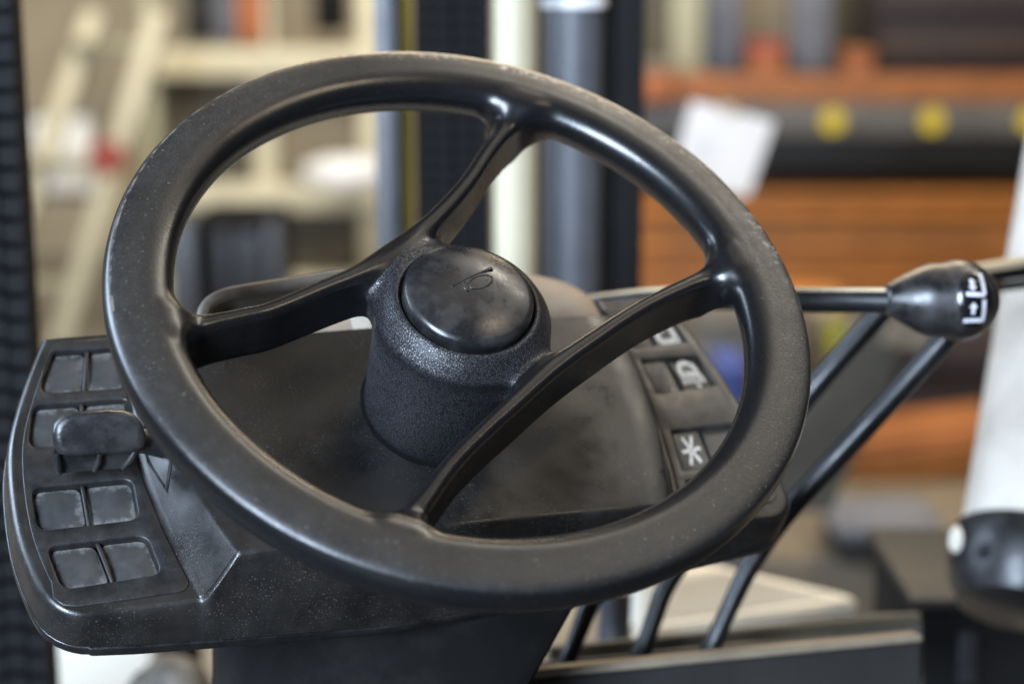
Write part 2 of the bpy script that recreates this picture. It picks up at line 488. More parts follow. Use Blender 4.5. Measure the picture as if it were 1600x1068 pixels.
# ------------------------------------------------------------------ steering wheel (distance field -> one continuous surface, then split into parts)
WHEEL = empty('steering_wheel', WM, 'black moulded steering wheel with two curved double spokes and scuffed rim', 'steering wheel')
def build_wheel():
    import openvdb
    h = .00125
    xs = np.arange(-.207, .207 + h, h, dtype=np.float32)
    zs = np.arange(-.106, .026, h, dtype=np.float32)
    A, B = np.meshgrid(xs, xs, indexing='ij')
    r = np.sqrt(A * A + B * B)
    R0, r0 = .18, .0188
    def smin(a, b, k):
        hh = np.clip(k - np.abs(a - b), 0, None) / k
        return np.minimum(a, b) - hh * hh * k * .25
    # spokes: two swept fins
    path1 = [(81,156),(71,146),(46,119),(25,93),(1,69),(-19,53),(-53,30),(-77,19),(-109,5),(-126,1),(-146,-3),(-168,-7)]
    path2 = [(168,12),(154,8),(107,-10),(66,-32),(35,-51),(2,-76),(-11,-86),(-35,-106),(-55,-127),(-67,-139),(-76,-150)]
    sp = []
    for path in (path1, path2):
        P = np.array(spline([(x * .001, y * .001) for x, y in path], 10))
        d2 = np.full(A.shape, 9., np.float32); idx = np.zeros(A.shape, np.int32)
        for i in range(len(P) - 1):
            p, q = P[i], P[i + 1]; e = q - p
            t = np.clip(((A - p[0]) * e[0] + (B - p[1]) * e[1]) / (e @ e), 0, 1)
            d = np.hypot(A - p[0] - t * e[0], B - p[1] - t * e[1])
            m = d < d2
            d2[m] = d[m]; idx[m] = i
        rr = np.clip(r, .04, .18)
        sp.append((d2, rr))
    tt = np.clip((r - .160) / .026, 0, 1)
    kr = .0005 + .0155 * (1 - tt * tt * (3 - 2 * tt))       # fillet only on the inner side of the rim
    nz = len(zs)
    F = np.empty((len(xs), len(xs), nz), np.float32)
    lab = np.empty((len(xs), len(xs), nz), np.uint8)
    # hub profile as polygon distance (r, z)
    poly = np.array([(0,-.112),(.0425,-.112),(.0435,-.10),(.0462,-.06),(.0478,-.032),(.0485,-.0235),(.0496,-.0180),(.0507,-.0142),(.0509,-.0122),(.0500,-.0102),(.0462,-.0048),(.0425,-.0009),(.0400,.0006),(.0386,-.0004),(.0374,-.0035),(0,-.0035)])
    def hub_sdf(rad, z):
        d = np.full(rad.shape, 9., np.float32); s = np.zeros(rad.shape, bool)
        n = len(poly)
        for i in range(n):
            p, q = poly[i], poly[(i + 1) % n]; e = q - p
            if not (p[0] == 0 and q[0] == 0):
                t = np.clip(((rad - p[0]) * e[0] + (z - p[1]) * e[1]) / (e @ e), 0, 1)
                d = np.minimum(d, np.hypot(rad - p[0] - t * e[0], z - p[1] - t * e[1]))
            if p[1] != q[1] and (p[1] <= z) != (q[1] <= z):
                xcr = p[0] + (z - p[1]) / (q[1] - p[1]) * e[0]
                s ^= rad < xcr
        return np.where(s, -d, d)
    for k, z in enumerate(zs):
        z = float(z)
        # rim: round grip with a flattened top face and a crease on its outer side
        rho = r - R0
        circ = np.hypot(rho, z * 1.0) - r0
        topf = ((z - .0137) + rho * .15) / 1.011
        kk = np.interp(rho, [-.012, .0, .008], [.015, .012, .0036]).astype(np.float32)
        hh = np.clip(kk - np.abs(circ - topf), 0, None) / kk
        rim = np.maximum(circ, topf) + hh * hh * kk * .25
        hub = hub_sdf(r, z)
        sd = []
        for (d2, rr) in sp:
            u = np.clip((rr - .05) / .12, 0, 1)
            cm = -.0175 + .0045 * u            # middle height of the fin
            hz = .0165 - .001 * u
            e_ = np.clip((u - .84) / .16, 0, 1)
            cm = cm + .0082 * e_; hz = hz - .0042 * e_
            hw = .0072 - .0012 * np.sin(np.pi * u) + .0055 * np.clip((u - .74) / .26, 0, 1) ** 1.6
            tz = (z - cm) / hz
            hw = hw * (1 - .22 * np.clip(tz, -1, 1))
            qx = d2 - (hw - .0042); qz = np.abs(z - cm) - (hz - .0042)
            sd.append(np.hypot(np.maximum(qx, 0), np.maximum(qz, 0)) + np.minimum(np.maximum(qx, qz), 0) - .0042)
        s1, s2 = sd
        web = smin(smin(hub, s1, .016), s2, .016)
        # keep the rebate of the horn cap crisp
        F[:, :, k] = smin(rim, np.where(r < .042, hub, web), kr)
        # the moulded face of the rim stays flat across the spoke joints
        G_ = F[:, :, k]
        tp = np.where(r > .150, topf - np.clip((.162 - r) / .012, 0, 1) * .02, -1)
        h2 = np.clip(.003 - np.abs(G_ - tp), 0, None) / .003
        F[:, :, k] = np.maximum(G_, tp) + h2 * h2 * .003 * .25 * (r > .150)
        L4 = np.stack([rim, hub, s1, s2])
        lab[:, :, k] = L4.argmin(0)
    g = openvdb.FloatGrid(1.0)
    g.copyFromArray(np.clip(F, -.02, .02))
    pts, quads = g.convertToQuads(0.0)[:2]
    pts = np.asarray(pts, np.float32); quads = np.asarray(quads)
    ijk = np.clip(np.rint(pts).astype(int), 0, [len(xs) - 1, len(xs) - 1, nz - 1])
    vl = lab[ijk[:, 0], ijk[:, 1], ijk[:, 2]]
    co = np.stack([xs[0] + pts[:, 0] * h, xs[0] + pts[:, 1] * h, zs[0] + pts[:, 2] * h], 1)
    # normals from the field gradient
    def samp(p):
        i0 = np.clip(np.floor(p).astype(int), 0, np.array(F.shape) - 2); f = p - i0
        out = 0
        for dx in (0, 1):
            for dy in (0, 1):
                for dz in (0, 1):
                    w = (f[:, 0] if dx else 1 - f[:, 0]) * (f[:, 1] if dy else 1 - f[:, 1]) * (f[:, 2] if dz else 1 - f[:, 2])
                    out = out + w * F[i0[:, 0] + dx, i0[:, 1] + dy, i0[:, 2] + dz]
        return out
    G = np.stack([samp(pts + d) - samp(pts - d) for d in np.eye(3, dtype=np.float32) * 1.0], 1)
    nrm = G / np.maximum(np.linalg.norm(G, axis=1, keepdims=True), 1e-9)
    # orientation
    a, b, c = co[quads[:, 0]], co[quads[:, 1]], co[quads[:, 2]]
    fn = np.cross(b - a, c - a)
    if (fn * nrm[quads[:, 0]]).sum() < 0:
        quads = quads[:, ::-1]
    # spokes 1 and 2 are each split in their middle into the two arms either side of the hub
    ql = np.array([np.bincount(vl[q], minlength=4).argmax() for q in quads])
    qc = co[quads].mean(1)
    keys = []
    for i in range(len(quads)):
        if ql[i] == 0: keys.append('rim')
        elif ql[i] == 1: keys.append('hub')
        elif ql[i] == 2: keys.append('spoke_a' if qc[i, 0] + qc[i, 1] * .9 > .03 else 'spoke_b')
        else: keys.append('spoke_c' if qc[i, 0] + qc[i, 1] * .9 > -.03 else 'spoke_d')
    keys = np.array(keys)
    for key, nm, mt in (('rim', 'rim', 'wheel'), ('hub', 'hub', 'leather'), ('spoke_a', 'spoke', 'wheel'), ('spoke_b', 'spoke', 'wheel'), ('spoke_c', 'spoke', 'wheel'), ('spoke_d', 'spoke', 'wheel')):
        q = quads[keys == key]
        if len(q) == 0: continue
        u, inv = np.unique(q, return_inverse=True)
        me = bpy.data.meshes.new(nm)
        me.from_pydata(co[u].tolist(), [], inv.reshape(-1, 4).tolist())
        for p in me.polygons: p.use_smooth = True
        me.normals_split_custom_set_from_vertices(nrm[u].tolist())
        link(nm, me, M_[mt], WHEEL)
build_wheel()

# horn button: polished dome with an embossed bugle
prof = [(.0, -.0032)] 
prof = [(.0369, -.0034), (.0371, .0010), (.0369, .0036), (.0359, .0058)]
for i in range(1, 15):
    t = i / 14
    rr_ = .0359 * (1 - t)
    prof.append((max(rr_, .0004), .0058 + .0062 * (1 - (rr_ / .0359) ** 2.6)))
horn = lathe('horn_button', prof, M_['horn'], WHEEL, 96, autos=60)
def dome_z(x, y):
    q = math.hypot(x, y)
    return .0058 + .0062 * (1 - (min(q, .0359) / .0359) ** 2.6)
def emb(pts, rad, nm='bugle_emblem'):
    P = [(x, y, dome_z(x, y) + .00005) for x, y in pts]
    return P
def tube_bm(bm, pts, rad, n=8):
    pts = [Vector(p) for p in pts]
    rings = []
    for i, p in enumerate(pts):
        t = (pts[min(i + 1, len(pts) - 1)] - pts[max(i - 1, 0)]).normalized()
        u = t.cross(Vector((0, 0, 1))).normalized(); w = u.cross(t)
        rd = rad[i] if isinstance(rad, (list, tuple)) else rad
        rings.append([bm.verts.new(p + (u * math.cos(2 * math.pi * k / n) + w * .8 * math.sin(2 * math.pi * k / n)) * rd) for k in range(n)])
    for a, b in zip(rings, rings[1:]):
        for k in range(n):
            bm.faces.new((a[k], a[(k + 1) % n], b[(k + 1) % n], b[k]))
    bm.faces.new(rings[0][::-1]); bm.faces.new(rings[-1])
bm = bmesh.new()
def rot(x, y, a=R_(24), ox=.0042, oy=.0020):
    x, y = x * 1.15, y * 1.15
    return (ox + x * math.cos(a) - y * math.sin(a), oy + x * math.sin(a) + y * math.cos(a))
# long tube, loop, bell
tube_bm(bm, emb([rot(-.0135 + .0255 * i / 16, .0042 + .0006 * math.sin(i / 16 * 3)) for i in range(17)], 0), [.0005] * 12 + [.0006, .0008, .0010, .0013, .0016])
tube_bm(bm, emb([rot(.0015 + .0070 * math.cos(t), -.0002 + .0036 * math.sin(t)) for t in np.linspace(0, 2 * math.pi, 30)], 0), .0005)
for k in range(2):
    tube_bm(bm, emb([rot(-.0088 + k * .0030, .0034), rot(-.0084 + k * .0030, .0005), rot(-.0078 + k * .0030, -.0024)], 0), .00045)
from_bm('bugle_emblem', bm, M_['horn'], horn)

# ------------------------------------------------------------------ dashboard console
CON = empty('dashboard_console', WM, 'wide dusty black plastic dashboard console under the steering wheel', 'dashboard')
CP = -.125        # level of the two switch panels
CH = -.100        # level of the raised middle hood
def interp(x, tbl):
    xs_, ys_ = zip(*sorted(tbl))
    return float(np.interp(x, xs_, ys_))
def smooth_tbl(tbl, n=40):
    tbl = sorted(tbl)
    P = spline(tbl, 10)
    xs_ = [p[0] for p in P]; ys_ = [p[1] for p in P]
    return lambda x: float(np.interp(x, xs_, ys_))
aL = smooth_tbl([(.100, -.2135), (.06, -.230), (.018, -.2425), (-.03, -.2445), (-.065, -.2395), (-.095, -.230)])
_aL0, CR = aL, .0165
def corner(b, bc):
    t = min(max((bc + CR - b) / CR, 0), 1)
    return CR * (1 - math.sqrt(max(1 - t * t, 0)))
aL = lambda b: _aL0(b) + corner(b, -.0965)
aLf = smooth_tbl([(.100, -.168), (.045, -.172), (0, -.1725), (-.042, -.1665), (-.070, -.1600), (-.098, -.1525)])
aLr = smooth_tbl([(.100, -.156), (.045, -.158), (0, -.156), (-.041, -.1500), (-.060, -.1450), (-.0965, -.1338)])
aRr = smooth_tbl([(.100, .128), (.045, .137), (.01, .1395), (-.03, .138), (-.06, .1335), (-.0965, .1262)])
aRf = smooth_tbl([(.100, .142), (.045, .1485), (0, .1495), (-.042, .1470), (-.070, .1430), (-.098, .137)])
aR = smooth_tbl([(.100, .188), (.06, .1985), (.018, .208), (-.03, .214), (-.065, .2165), (-.095, .2170)])
_aR0 = aR
aR = lambda b: _aR0(b) - corner(b, -.0965)
BB, BFp, BFh = .0965, -.0960, -.0850       # back edge, front edges (panel, hood)
def bfront(a):
    # front edge of the top surface as a function of a
    if a < -.150: return -.0965
    if a < -.134: return -.0965 + (a + .150) / .016 * .0115
    if a < .126: return -.0850
    return -.0850
def bbottom(a):
    return interp(a, [(-.24, -.1005), (-.222, -.1012), (-.19, -.1045), (-.12, -.1085), (-.05, -.112), (.0, -.110), (.06, -.106), (.12, -.098), (.18, -.092), (.201, -.0895), (.217, -.0895)])
def outn(f, b, side):
    """outward normal of the outline a = f(b); side -1 left, +1 right"""
    if b <= -.0964: return (0.0, -1.0)
    d = (f(b + .0002) - f(b - .0002)) / .0004 if b > -.0960 else (f(b + .0004) - f(b)) / .0004
    n = math.hypot(1, d)
    return (side / n, -side * d / n)
def bulge(a):
    return max(0.0, bfront(a) - .0045 - bbottom(a))
def edge_prof(d):
    return float(np.interp(d, [0, .0004, .0012, .0040, .0100, .0265, .06], [-.0015, .0002, .0014, .0030, .0038, .0045, .0047]))
SIDE = [(.0045, .0265), (.0038, .0100), (.0030, .0040), (.0014, .0012), (.0002, .0004), (-.0015, 0)]
def build_housing():
    V, F = [], []
    nv = 46
    bs = [BB - (BB + .0965) * i / nv for i in range(nv + 1)]
    bs += [-.0965 + CR - CR * math.sin(R_(t)) for t in (15, 30, 42, 54, 64, 73, 80, 86)]
    wellL, wellR = (.0905, -.0850), (.0850, -.0715)
    bs += [wellL[0], wellL[0] - .0004, wellL[1], wellL[1] + .0004, wellR[0], wellR[0] - .0004, wellR[1], wellR[1] + .0004, .0650, .0630, .0610, .0590]
    bs = sorted(set(round(b, 5) for b in bs), reverse=True)
    def col_pts(b):
        L_, Lf, Lr, Rr, Rf, R2 = aL(b), aLf(b), aLr(b), aRr(b), aRf(b), aR(b)
        dl = -.012 if wellL[1] + .0002 <= b <= wellL[0] - .0002 else 0
        dr = -.012 if wellR[1] + .0002 <= b <= wellR[0] - .0002 else 0
        # hood height: full to b = .061, then it drops to the back wall
        drop = .05 * min(1, max(0, (b - .061) / .004))
        hb = CH - drop
        slopeb = max(CP - .004, CH - drop)
        nl, nr_ = outn(aL, b, -1), outn(aR, b, 1)
        w = [(L_ + nl[0] * o, CP - d, nl[1] * o) for o, d in SIDE]
        w += [(L_ + .0070, CP, 0), (L_ + .0072, CP + dl, 0), (Lf - .0048, CP + dl, 0), (Lf - .0046, CP, 0), (Lf - .0020, CP, 0), (Lf, CP + .0008, 0), (Lf + .0020, CP + .0036, 0)]
        s0, s1 = (Lf + .0020, CP + .0036), (Lr - .0012, slopeb - .0014)
        for t in (.25, .5, .75):
            w.append((s0[0] + (s1[0] - s0[0]) * t, s0[1] + (s1[1] - s0[1]) * t, 0))
        w += [(*s1, 0), (Lr, slopeb - .0003, 0), (Lr + .0020, hb, 0)]
        for t in np.linspace(.06, .94, 19):
            w.append((Lr + .002 + (Rr - Lr - .004) * t, hb + .0045 * (1 - (2 * t - 1) ** 2), 0))
        w += [(Rr - .0030, hb - .0002, 0), (Rr - .0006, hb - .0020, 0), (Rr + .0012, slopeb - .0055, 0), (Rf - .0012, CP + .0030, 0), (Rf, CP + .0004, 0), (Rf + .0012, CP, 0),
              (Rf + .0030, CP, 0), (Rf + .0032, CP + dr, 0), (R2 - .0072, CP + dr, 0), (R2 - .0070, CP, 0)]
        w += [(R2 + nr_[0] * o, CP - d, nr_[1] * o) for o, d in SIDE[::-1]]
        return w
    rows = [(b0, col_pts(b0)) for b0 in bs]
    nu = len(rows[0][1]); ns = len(SIDE)
    for b0, w in rows:
        for k, (a, c, db) in enumerate(w):
            bf = bfront(a)
            b = BB + (b0 - BB) * (BB - bf) / (BB + .0965)
            if ns <= k < nu - ns and b0 < -.0950: b += .0015 * (-.0950 - b0) / .0015
            V.append((a, b + db, c))
    last = rows[-1][1]
    # front: rounded edge, then the front wall down to the seam, bulging a little towards the seat
    for lev in (.0004, .0012, .0040, .2, .4, .6, .8, 1.0):
        for k, (a, c, db) in enumerate(last):
            ct = c if ns <= k < nu - ns else CP
            ae = last[ns - 1][0] if k < ns else last[nu - ns][0] if k >= nu - ns else a
            cl = ct - lev if lev < .1 else ct - .004 + (CP - .0265 - ct + .004) * lev
            cl = min(cl, c)
            t = min(1, max(0, (ct - .004 - cl) / max(ct - .004 - CP + .0265, 1e-6)))
            V.append((a, bfront(ae) - edge_prof(ct - cl) - bulge(ae) * t, cl))
    nr = len(rows) + 8
    for i in range(nr - 1):
        for k in range(nu - 1):
            F.append((i * nu + k, i * nu + k + 1, (i + 1) * nu + k + 1, (i + 1) * nu + k))
    base = len(V)
    for k, (a, c, db) in enumerate(rows[0][1]):
        V.append((a, BB + .002, CP - .0265))
    for k in range(nu - 1):
        F.append((base + k, base + k + 1, k + 1, k))
    return pyd('housing', V, F, M_['hood'], CON, autos=38)
housing = build_housing()

# lower cover: a shallow pan below the seam, set back by a millimetre
def build_pan():
    V, F = [], []
    top, bot = CP - .0272, CP - .0365
    o = .0054
    def side(f, b, sd):
        n = outn(f, b, sd)
        bf = bfront(f(b))
        bb = BB + (b - BB) * (BB - bf) / (BB + .0965)
        return (f(b) + n[0] * o, bb + n[1] * o)
    arc = [-.0965 + CR - CR * math.sin(R_(t)) for t in (10, 25, 40, 54, 66, 77, 86)]
    bl = list(np.linspace(BB, -.078, 26)) + arc
    ring = [side(aL, b, -1) for b in bl]
    a0_, a1_ = aL(-.0965), aR(-.0965)
    ring += [(a, bfront(a) - .0054 - bulge(a)) for a in np.linspace(a0_, a1_, 56)]
    ring += [side(aR, b, 1) for b in bl[::-1]]
    n = len(ring)
    levels = [(top, .9965), (top - .0002, .9985), (top - .0008, 1.0), (bot + .0025, .998), (bot + .0006, .992), (bot, .982)]
    for c, s in levels:
        for a, b in ring: V.append((a * s, b * s, c))
    for i in range(len(levels) - 1):
        for k in range(n):
            F.append((i * n + k, i * n + (k + 1) % n, (i + 1) * n + (k + 1) % n, (i + 1) * n + k))
    F.append(tuple((len(levels) - 1) * n + k for k in range(n)))
    F.append(tuple(range(n))[::-1])
    return pyd('lower_cover', V, F, M_['housing'], CON, autos=40)
build_pan()

def rounded_quad(q, rad, n=5):
    """q: 4 (a,b) corners in order; rounded outline"""
    out = []
    for i in range(4):
        p = np.array(q[i]); a = np.array(q[i - 1]); b = np.array(q[(i + 1) % 4])
        u = (a - p) / np.linalg.norm(a - p); v = (b - p) / np.linalg.norm(b - p)
        p0, p1 = p + u * rad, p + v * rad
        for k in range(n + 1):
            t = k / n
            out.append((1 - t) ** 2 * p0 + 2 * t * (1 - t) * p + t * t * p1)
    return [tuple(x) for x in out]
def inset(loop, d):
    P = np.array(loop); n = len(P)
    e = np.roll(P, -1, 0) - P
    area_ = (P[:, 0] * np.roll(P[:, 1], -1) - P[:, 1] * np.roll(P[:, 0], -1)).sum()
    sgn = 1 if area_ > 0 else -1
    nn = np.stack([-e[:, 1], e[:, 0]], 1) * sgn
    nn /= np.maximum(np.linalg.norm(nn, axis=1, keepdims=True), 1e-9)
    vn = nn + np.roll(nn, 1, 0)
    vn /= np.maximum(np.linalg.norm(vn, axis=1, keepdims=True), 1e-9)
    return [tuple(x) for x in P + vn * d]
def faceplate(name, outline, holes, c, mt, depth=.006):
    """plate with real openings: top face filled between loops, rounded edges, walls down into each opening"""
    bm = bmesh.new()
    edges = []
    def ringv(loop, z): return [bm.verts.new((a, b, z)) for a, b in loop]
    def bridge(a, b):
        n = len(a)
        for k in range(n): bm.faces.new((a[k], a[(k + 1) % n], b[(k + 1) % n], b[k]))
    top = ringv(outline, c)
    prev = top
    for d, dz in ((-.0004, -.0001), (-.0007, -.0005), (-.0008, -.0030)):
        nx = ringv(inset(outline, d), c + dz); bridge(prev, nx); prev = nx
    loops = [top]
    for h in holes:
        t = ringv(h, c); loops.append(t); prev = t
        for d, dz in ((.0003, -.0002), (.0007, -.0008), (.0011, -.0022), (.0014, -depth)):
            nx = ringv(inset(h, d), c + dz); bridge(prev, nx); prev = nx
    for lp in loops:
        n = len(lp)
        for k in range(n):
            e = bm.edges.get((lp[k], lp[(k + 1) % n]))
            edges.append(e)
    bmesh.ops.triangle_fill(bm, use_beauty=True, use_dissolve=False, edges=edges)
    return from_bm(name, bm, mt, CON, autos=42)
def cap_plate(name, loop, c0, c1, mt, parent, bev=.0008):
    """small bevelled slab with outline loop, top at c1"""
    bm = bmesh.new()
    rings = []
    for d, z in ((0, c0), (0, c1 - bev), (bev * .3, c1 - bev * .3), (bev, c1)):
        rings.append([bm.verts.new((a, b, z)) for a, b in inset(loop, d)])
    for x, y in zip(rings, rings[1:]):
        n = len(x)
        for k in range(n): bm.faces.new((x[k], x[(k + 1) % n], y[(k + 1) % n], y[k]))
    bm.faces.new(rings[-1])
    return from_bm(name, bm, mt, parent, autos=45)
def lerp2(p, q, t): return (p[0] + (q[0] - p[0]) * t, p[1] + (q[1] - p[1]) * t)

# left panel: four wells, each with a rib and two blank covers
LROWS = [[(-.2165, .0866), (-.1690, .0862), (-.1722, .0535), (-.2245, .0545)],
         [(-.2293, .0472), (-.1725, .0468), (-.1722, .0150), (-.2350, .0158)],
         [(-.2365, -.0112), (-.1790, -.0110), (-.1788, -.0405), (-.2357, -.0415)],
         [(-.2325, -.0512), (-.1765, -.0505), (-.1715, -.0780), (-.2270, -.0808)]]
PC = CP + .0008
loopL = [(-.2070, .0925), (-.1745, .0925)]
loopL += [(aLf(b) - .0030, b) for b in np.linspace(.088, -.0835, 24)]
loopL += [(-.1600, -.0868), (-.1622, -.0890), (-.1660, -.0898)]
loopL += [(-.2200, -.0912), (-.2268, -.0895), (-.2312, -.0845)]
loopL += [(aL(b) + .0058, b) for b in np.linspace(-.075, .086, 22)] + [(-.2115, .0910)]
faceplate('faceplate', loopL, [rounded_quad(q, .0075) for q in LROWS], PC, M_['plate'])
for q in LROWS:
    m0, m1 = lerp2(q[0], q[1], .5), lerp2(q[3], q[2], .5)
    for side in (0, 1):
        qq = [q[0], m0, m1, q[3]] if side == 0 else [m0, q[1], q[2], m1]
        lp = inset(rounded_quad(qq, .0062), .0010)
        cap_plate('blank_cover', lp, PC - .011, PC - .0040, M_['blank'], CON, .0012)
    # rib between the two halves
    P = [(*lerp2(m0, m1, t), PC - .0040 + .0028 * math.sin(math.pi * min(max(t, .02), .98)) ** .35) for t in np.linspace(.05, .95, 9)]
    tube('rib', P, .0013, M_['plate'], CON, 10)

# right panel: switch openings with rockers
RROWS = [[(.1510, .0830), (.1890, .0830), (.1948, .0555), (.1520, .0535)],
         [(.1550, .0452), (.1975, .0450), (.2020, .0180), (.1570, .0146)],
         [(.1565, -.0132), (.2035, -.0120), (.2060, -.0440), (.1538, -.0462)],
         [(.1530, -.0520), (.2060, -.0505), (.2065, -.0660), (.1520, -.0690)]]
loopR = [(.1450, .0880), (.1830, .0880), (.1865, .0865)]
loopR += [(aR(b) - .0058, b) for b in np.linspace(.080, -.064, 20)]
loopR += [(.2090, -.0715), (.2050, -.0745), (.1560, -.0745), (.1500, -.0735)]
loopR += [(aRf(b) + .0020, b) for b in np.linspace(-.066, .082, 20)]
faceplate('faceplate', loopR, [rounded_quad(q, .0022, 3) for q in RROWS], PC, M_['switch'], .009)
def icon(name, polys, c, frame, mt, parent):
    """flat printed symbol: list of polygons in 0..1 switch coordinates"""
    bm = bmesh.new()
    for pl in polys:
        vs = []
        for u, v in pl:
            t0, t1 = lerp2(frame[0], frame[1], u), lerp2(frame[3], frame[2], u)
            a, b = lerp2(t0, t1, v)
            vs.append(bm.verts.new((a, b, c)))
        f = bm.faces.new(vs)
    r = bmesh.ops.extrude_face_region(bm, geom=list(bm.faces))
    bmesh.ops.translate(bm, verts=[v for v in r['geom'] if isinstance(v, bmesh.types.BMVert)], vec=(0, 0, .0003))
    return from_bm(name, bm, mt, parent, smooth=False)
def bar(u0, v0, u1, v1, w):
    d = np.array([u1 - u0, v1 - v0]); d /= np.linalg.norm(d); n = np.array([-d[1], d[0]]) * w / 2
    return [(u0 + n[0], v0 + n[1]), (u1 + n[0], v1 + n[1]), (u1 - n[0], v1 - n[1]), (u0 - n[0], v0 - n[1])]
def arc_bars(cx, cy, rx, ry, a0, a1, w, n=14):
    out = []
    for k in range(n):
        t0, t1 = a0 + (a1 - a0) * k / n, a0 + (a1 - a0) * (k + 1) / n
        f = lambda t, s: (cx + (rx + s) * math.cos(t), cy + (ry + s) * math.sin(t))
        out.append([f(t0, w / 2), f(t1, w / 2), f(t1, -w / 2), f(t0, -w / 2)])
    return out
for i, q in enumerate(RROWS):
    m0, m1 = lerp2(q[0], q[1], .46), lerp2(q[3], q[2], .46)
    for side in (0, 1):
        qq = [q[0], m0, m1, q[3]] if side == 0 else [m0, q[1], q[2], m1]
        fr = inset([qq[0], qq[1], qq[2], qq[3]], .0016)
        lp = inset(rounded_quad(qq, .0020, 3), .0014)
        ctop = PC - (.0022 if side == 0 else .0030) - (.001 if i == 2 and side == 1 else 0)
        s = cap_plate('rocker_switch', lp, PC - .012, ctop, M_['switch'], CON, .0010)
        ci = ctop + .0001
        if i == 0 and side == 1:      # rounded display symbol
            icon('symbol', [bar(.15, .30, .85, .30, .16), bar(.15, .86, .85, .86, .16), bar(.2, .3, .2, .86, .2), bar(.8, .3, .8, .86, .2), bar(.42, .30, .42, .56, .14)], ci, fr, M_['icon'], s)
        if i == 1 and side == 1:      # work light: ring with rays pointing down
            pl = arc_bars(.47, .42, .27, .30, math.pi, 2 * math.pi, .15) + [bar(.14, .50, .80, .50, .15)]
            for u in (.18, .34, .50, .66, .80): pl.append(bar(u, .56, u - .01, .80, .10))
            pl.append(bar(.48, .84, .58, .95, .06)); pl.append(bar(.60, .84, .60, .95, .06))
            icon('symbol', pl, ci, fr, M_['icon'], s)
        if i == 1 and side == 0:
            icon('symbol', [[(.62, .97), (.72, .78), (.82, .97)]], ci, fr, M_['tan'], s)
        if i == 2 and side == 0:      # star of light
            pl = []
            for k, ln in enumerate((.40, .36, .40)):
                a = R_(-75 + 60 * k + 12)
                dx, dy = math.cos(a) * ln * .88, math.sin(a) * ln
                pl.append(bar(.50 - dx, .50 - dy, .50 + dx, .50 + dy, .095))
            icon('symbol', pl, ci, fr, M_['icon'], s)
        if i == 3 and side == 1:
            icon('symbol', [bar(.55, .5, .85, .5, .3)], ci, fr, M_['orange_box'], s)

lathe('contact_shade_ring', [(.0415, -.1005), (.0462, -.1005), (.0460, -.0948), (.0452, -.0942), (.0415, -.0942)], M_['hub_shade'], CON, 64)  # added black ring, stands for the contact shade under the hub

# stalk opening on the sloping flank
def flank(b, t):
    lf, lr = aLf(b), aLr(b)
    a0, c0 = lf + .002, CP + .0036
    a1, c1 = lr - .0012, CH - .0014
    return Vector((a0 + (a1 - a0) * t, b, c0 + (c1 - c0) * t))
def flank_poly(pts, lift):
    nrm = (flank(-.02, .9) - flank(-.02, .1)).cross(Vector((0, 1, 0))).normalized()
    if nrm.z < 0: nrm = -nrm
    return [flank(b, t) + nrm * lift for b, t in pts]
bm = bmesh.new()
outer_ = flank_poly([(.020, .0), (-.004, .02), (-.030, .28), (-.016, .75), (.020, .85)], .0004)
inner_ = flank_poly([(.017, .08), (-.004, .10), (-.0265, .30), (-.015, .68), (.017, .77)], .0004)
inner2_ = flank_poly([(.017, .10), (-.003, .12), (-.0245, .31), (-.014, .66), (.017, .75)], -.0001)
ro_, ri_, rm_ = [bm.verts.new(p) for p in outer_], [bm.verts.new(p) for p in inner2_], []
mid_ = [bm.verts.new(p) for p in flank_poly([(.0185, .04), (-.004, .06), (-.028, .29), (-.0155, .71), (.0185, .81)], .0008)]
for x, y in ((ro_, mid_), (mid_, ri_)):
    for k in range(5): bm.faces.new((x[k], x[(k + 1) % 5], y[(k + 1) % 5], y[k]))
from_bm('stalk_opening_frame', bm, M_['housing'], CON, autos=30)

# ------------------------------------------------------------------ stalk with paddle over the second left well
STK = empty('stalk_lever', WM, 'black stalk lever with rounded paddle over the left switch panel', 'lever')
# paddle: thick rounded slab facing the driver
def paddle():
    c0 = -.088
    TL, TR, BRr, BLl = onW(86, 648, c0), onW(222, 640, c0), onW(228, 706, c0), onW(80, 716, c0)
    Y = 0
    # outline in pixel space turned into a slab in the wheel frame
    pix = [(82, 676), (86, 662), (96, 652), (114, 646), (140, 643), (168, 641), (192, 642), (210, 648), (222, 662), (228, 680), (226, 698), (212, 706), (186, 708), (150, 710), (112, 712), (92, 709), (84, 698)]
    front = [Vector((*onW(x, y, c0), c0)) for x, y in pix]
    cen = sum(front, Vector()) / len(front)
    # tilt the slab about its long axis so that it stands up towards the driver
    rotm = Matrix.Rotation(R_(48), 3, 'X')
    base = cen
    d = ray(155, 680).normalized()
    dl = (WI.to_3x3() @ d).normalized()
    nrm = rotm @ Vector((0, 0, 1))
    out = []
    for v in front:      # move along the view ray on to the tilted plane
        t = (base - v).dot(nrm) / dl.dot(nrm)
        out.append(v + dl * t)
    bm = bmesh.new()
    rings = []
    c_ = sum(out, Vector()) / len(out)
    for s, o in ((.80, .0075), (.95, .0068), (1.0, .0045), (1.0, .0), (.95, -.0030), (.8, -.0040)):
        rings.append([bm.verts.new(c_ + (v - c_) * s + nrm * (o - .004)) for v in out])
    for x, y in zip(rings, rings[1:]):
        n = len(x)
        for k in range(n): bm.faces.new((x[k], x[(k + 1) % n], y[(k + 1) % n], y[k]))
    bm.faces.new(rings[0]); bm.faces.new(rings[-1][::-1])
    o = from_bm('paddle', bm, M_['paddle'], STK, autos=60)
    return c_, nrm
pc_, pn_ = paddle()
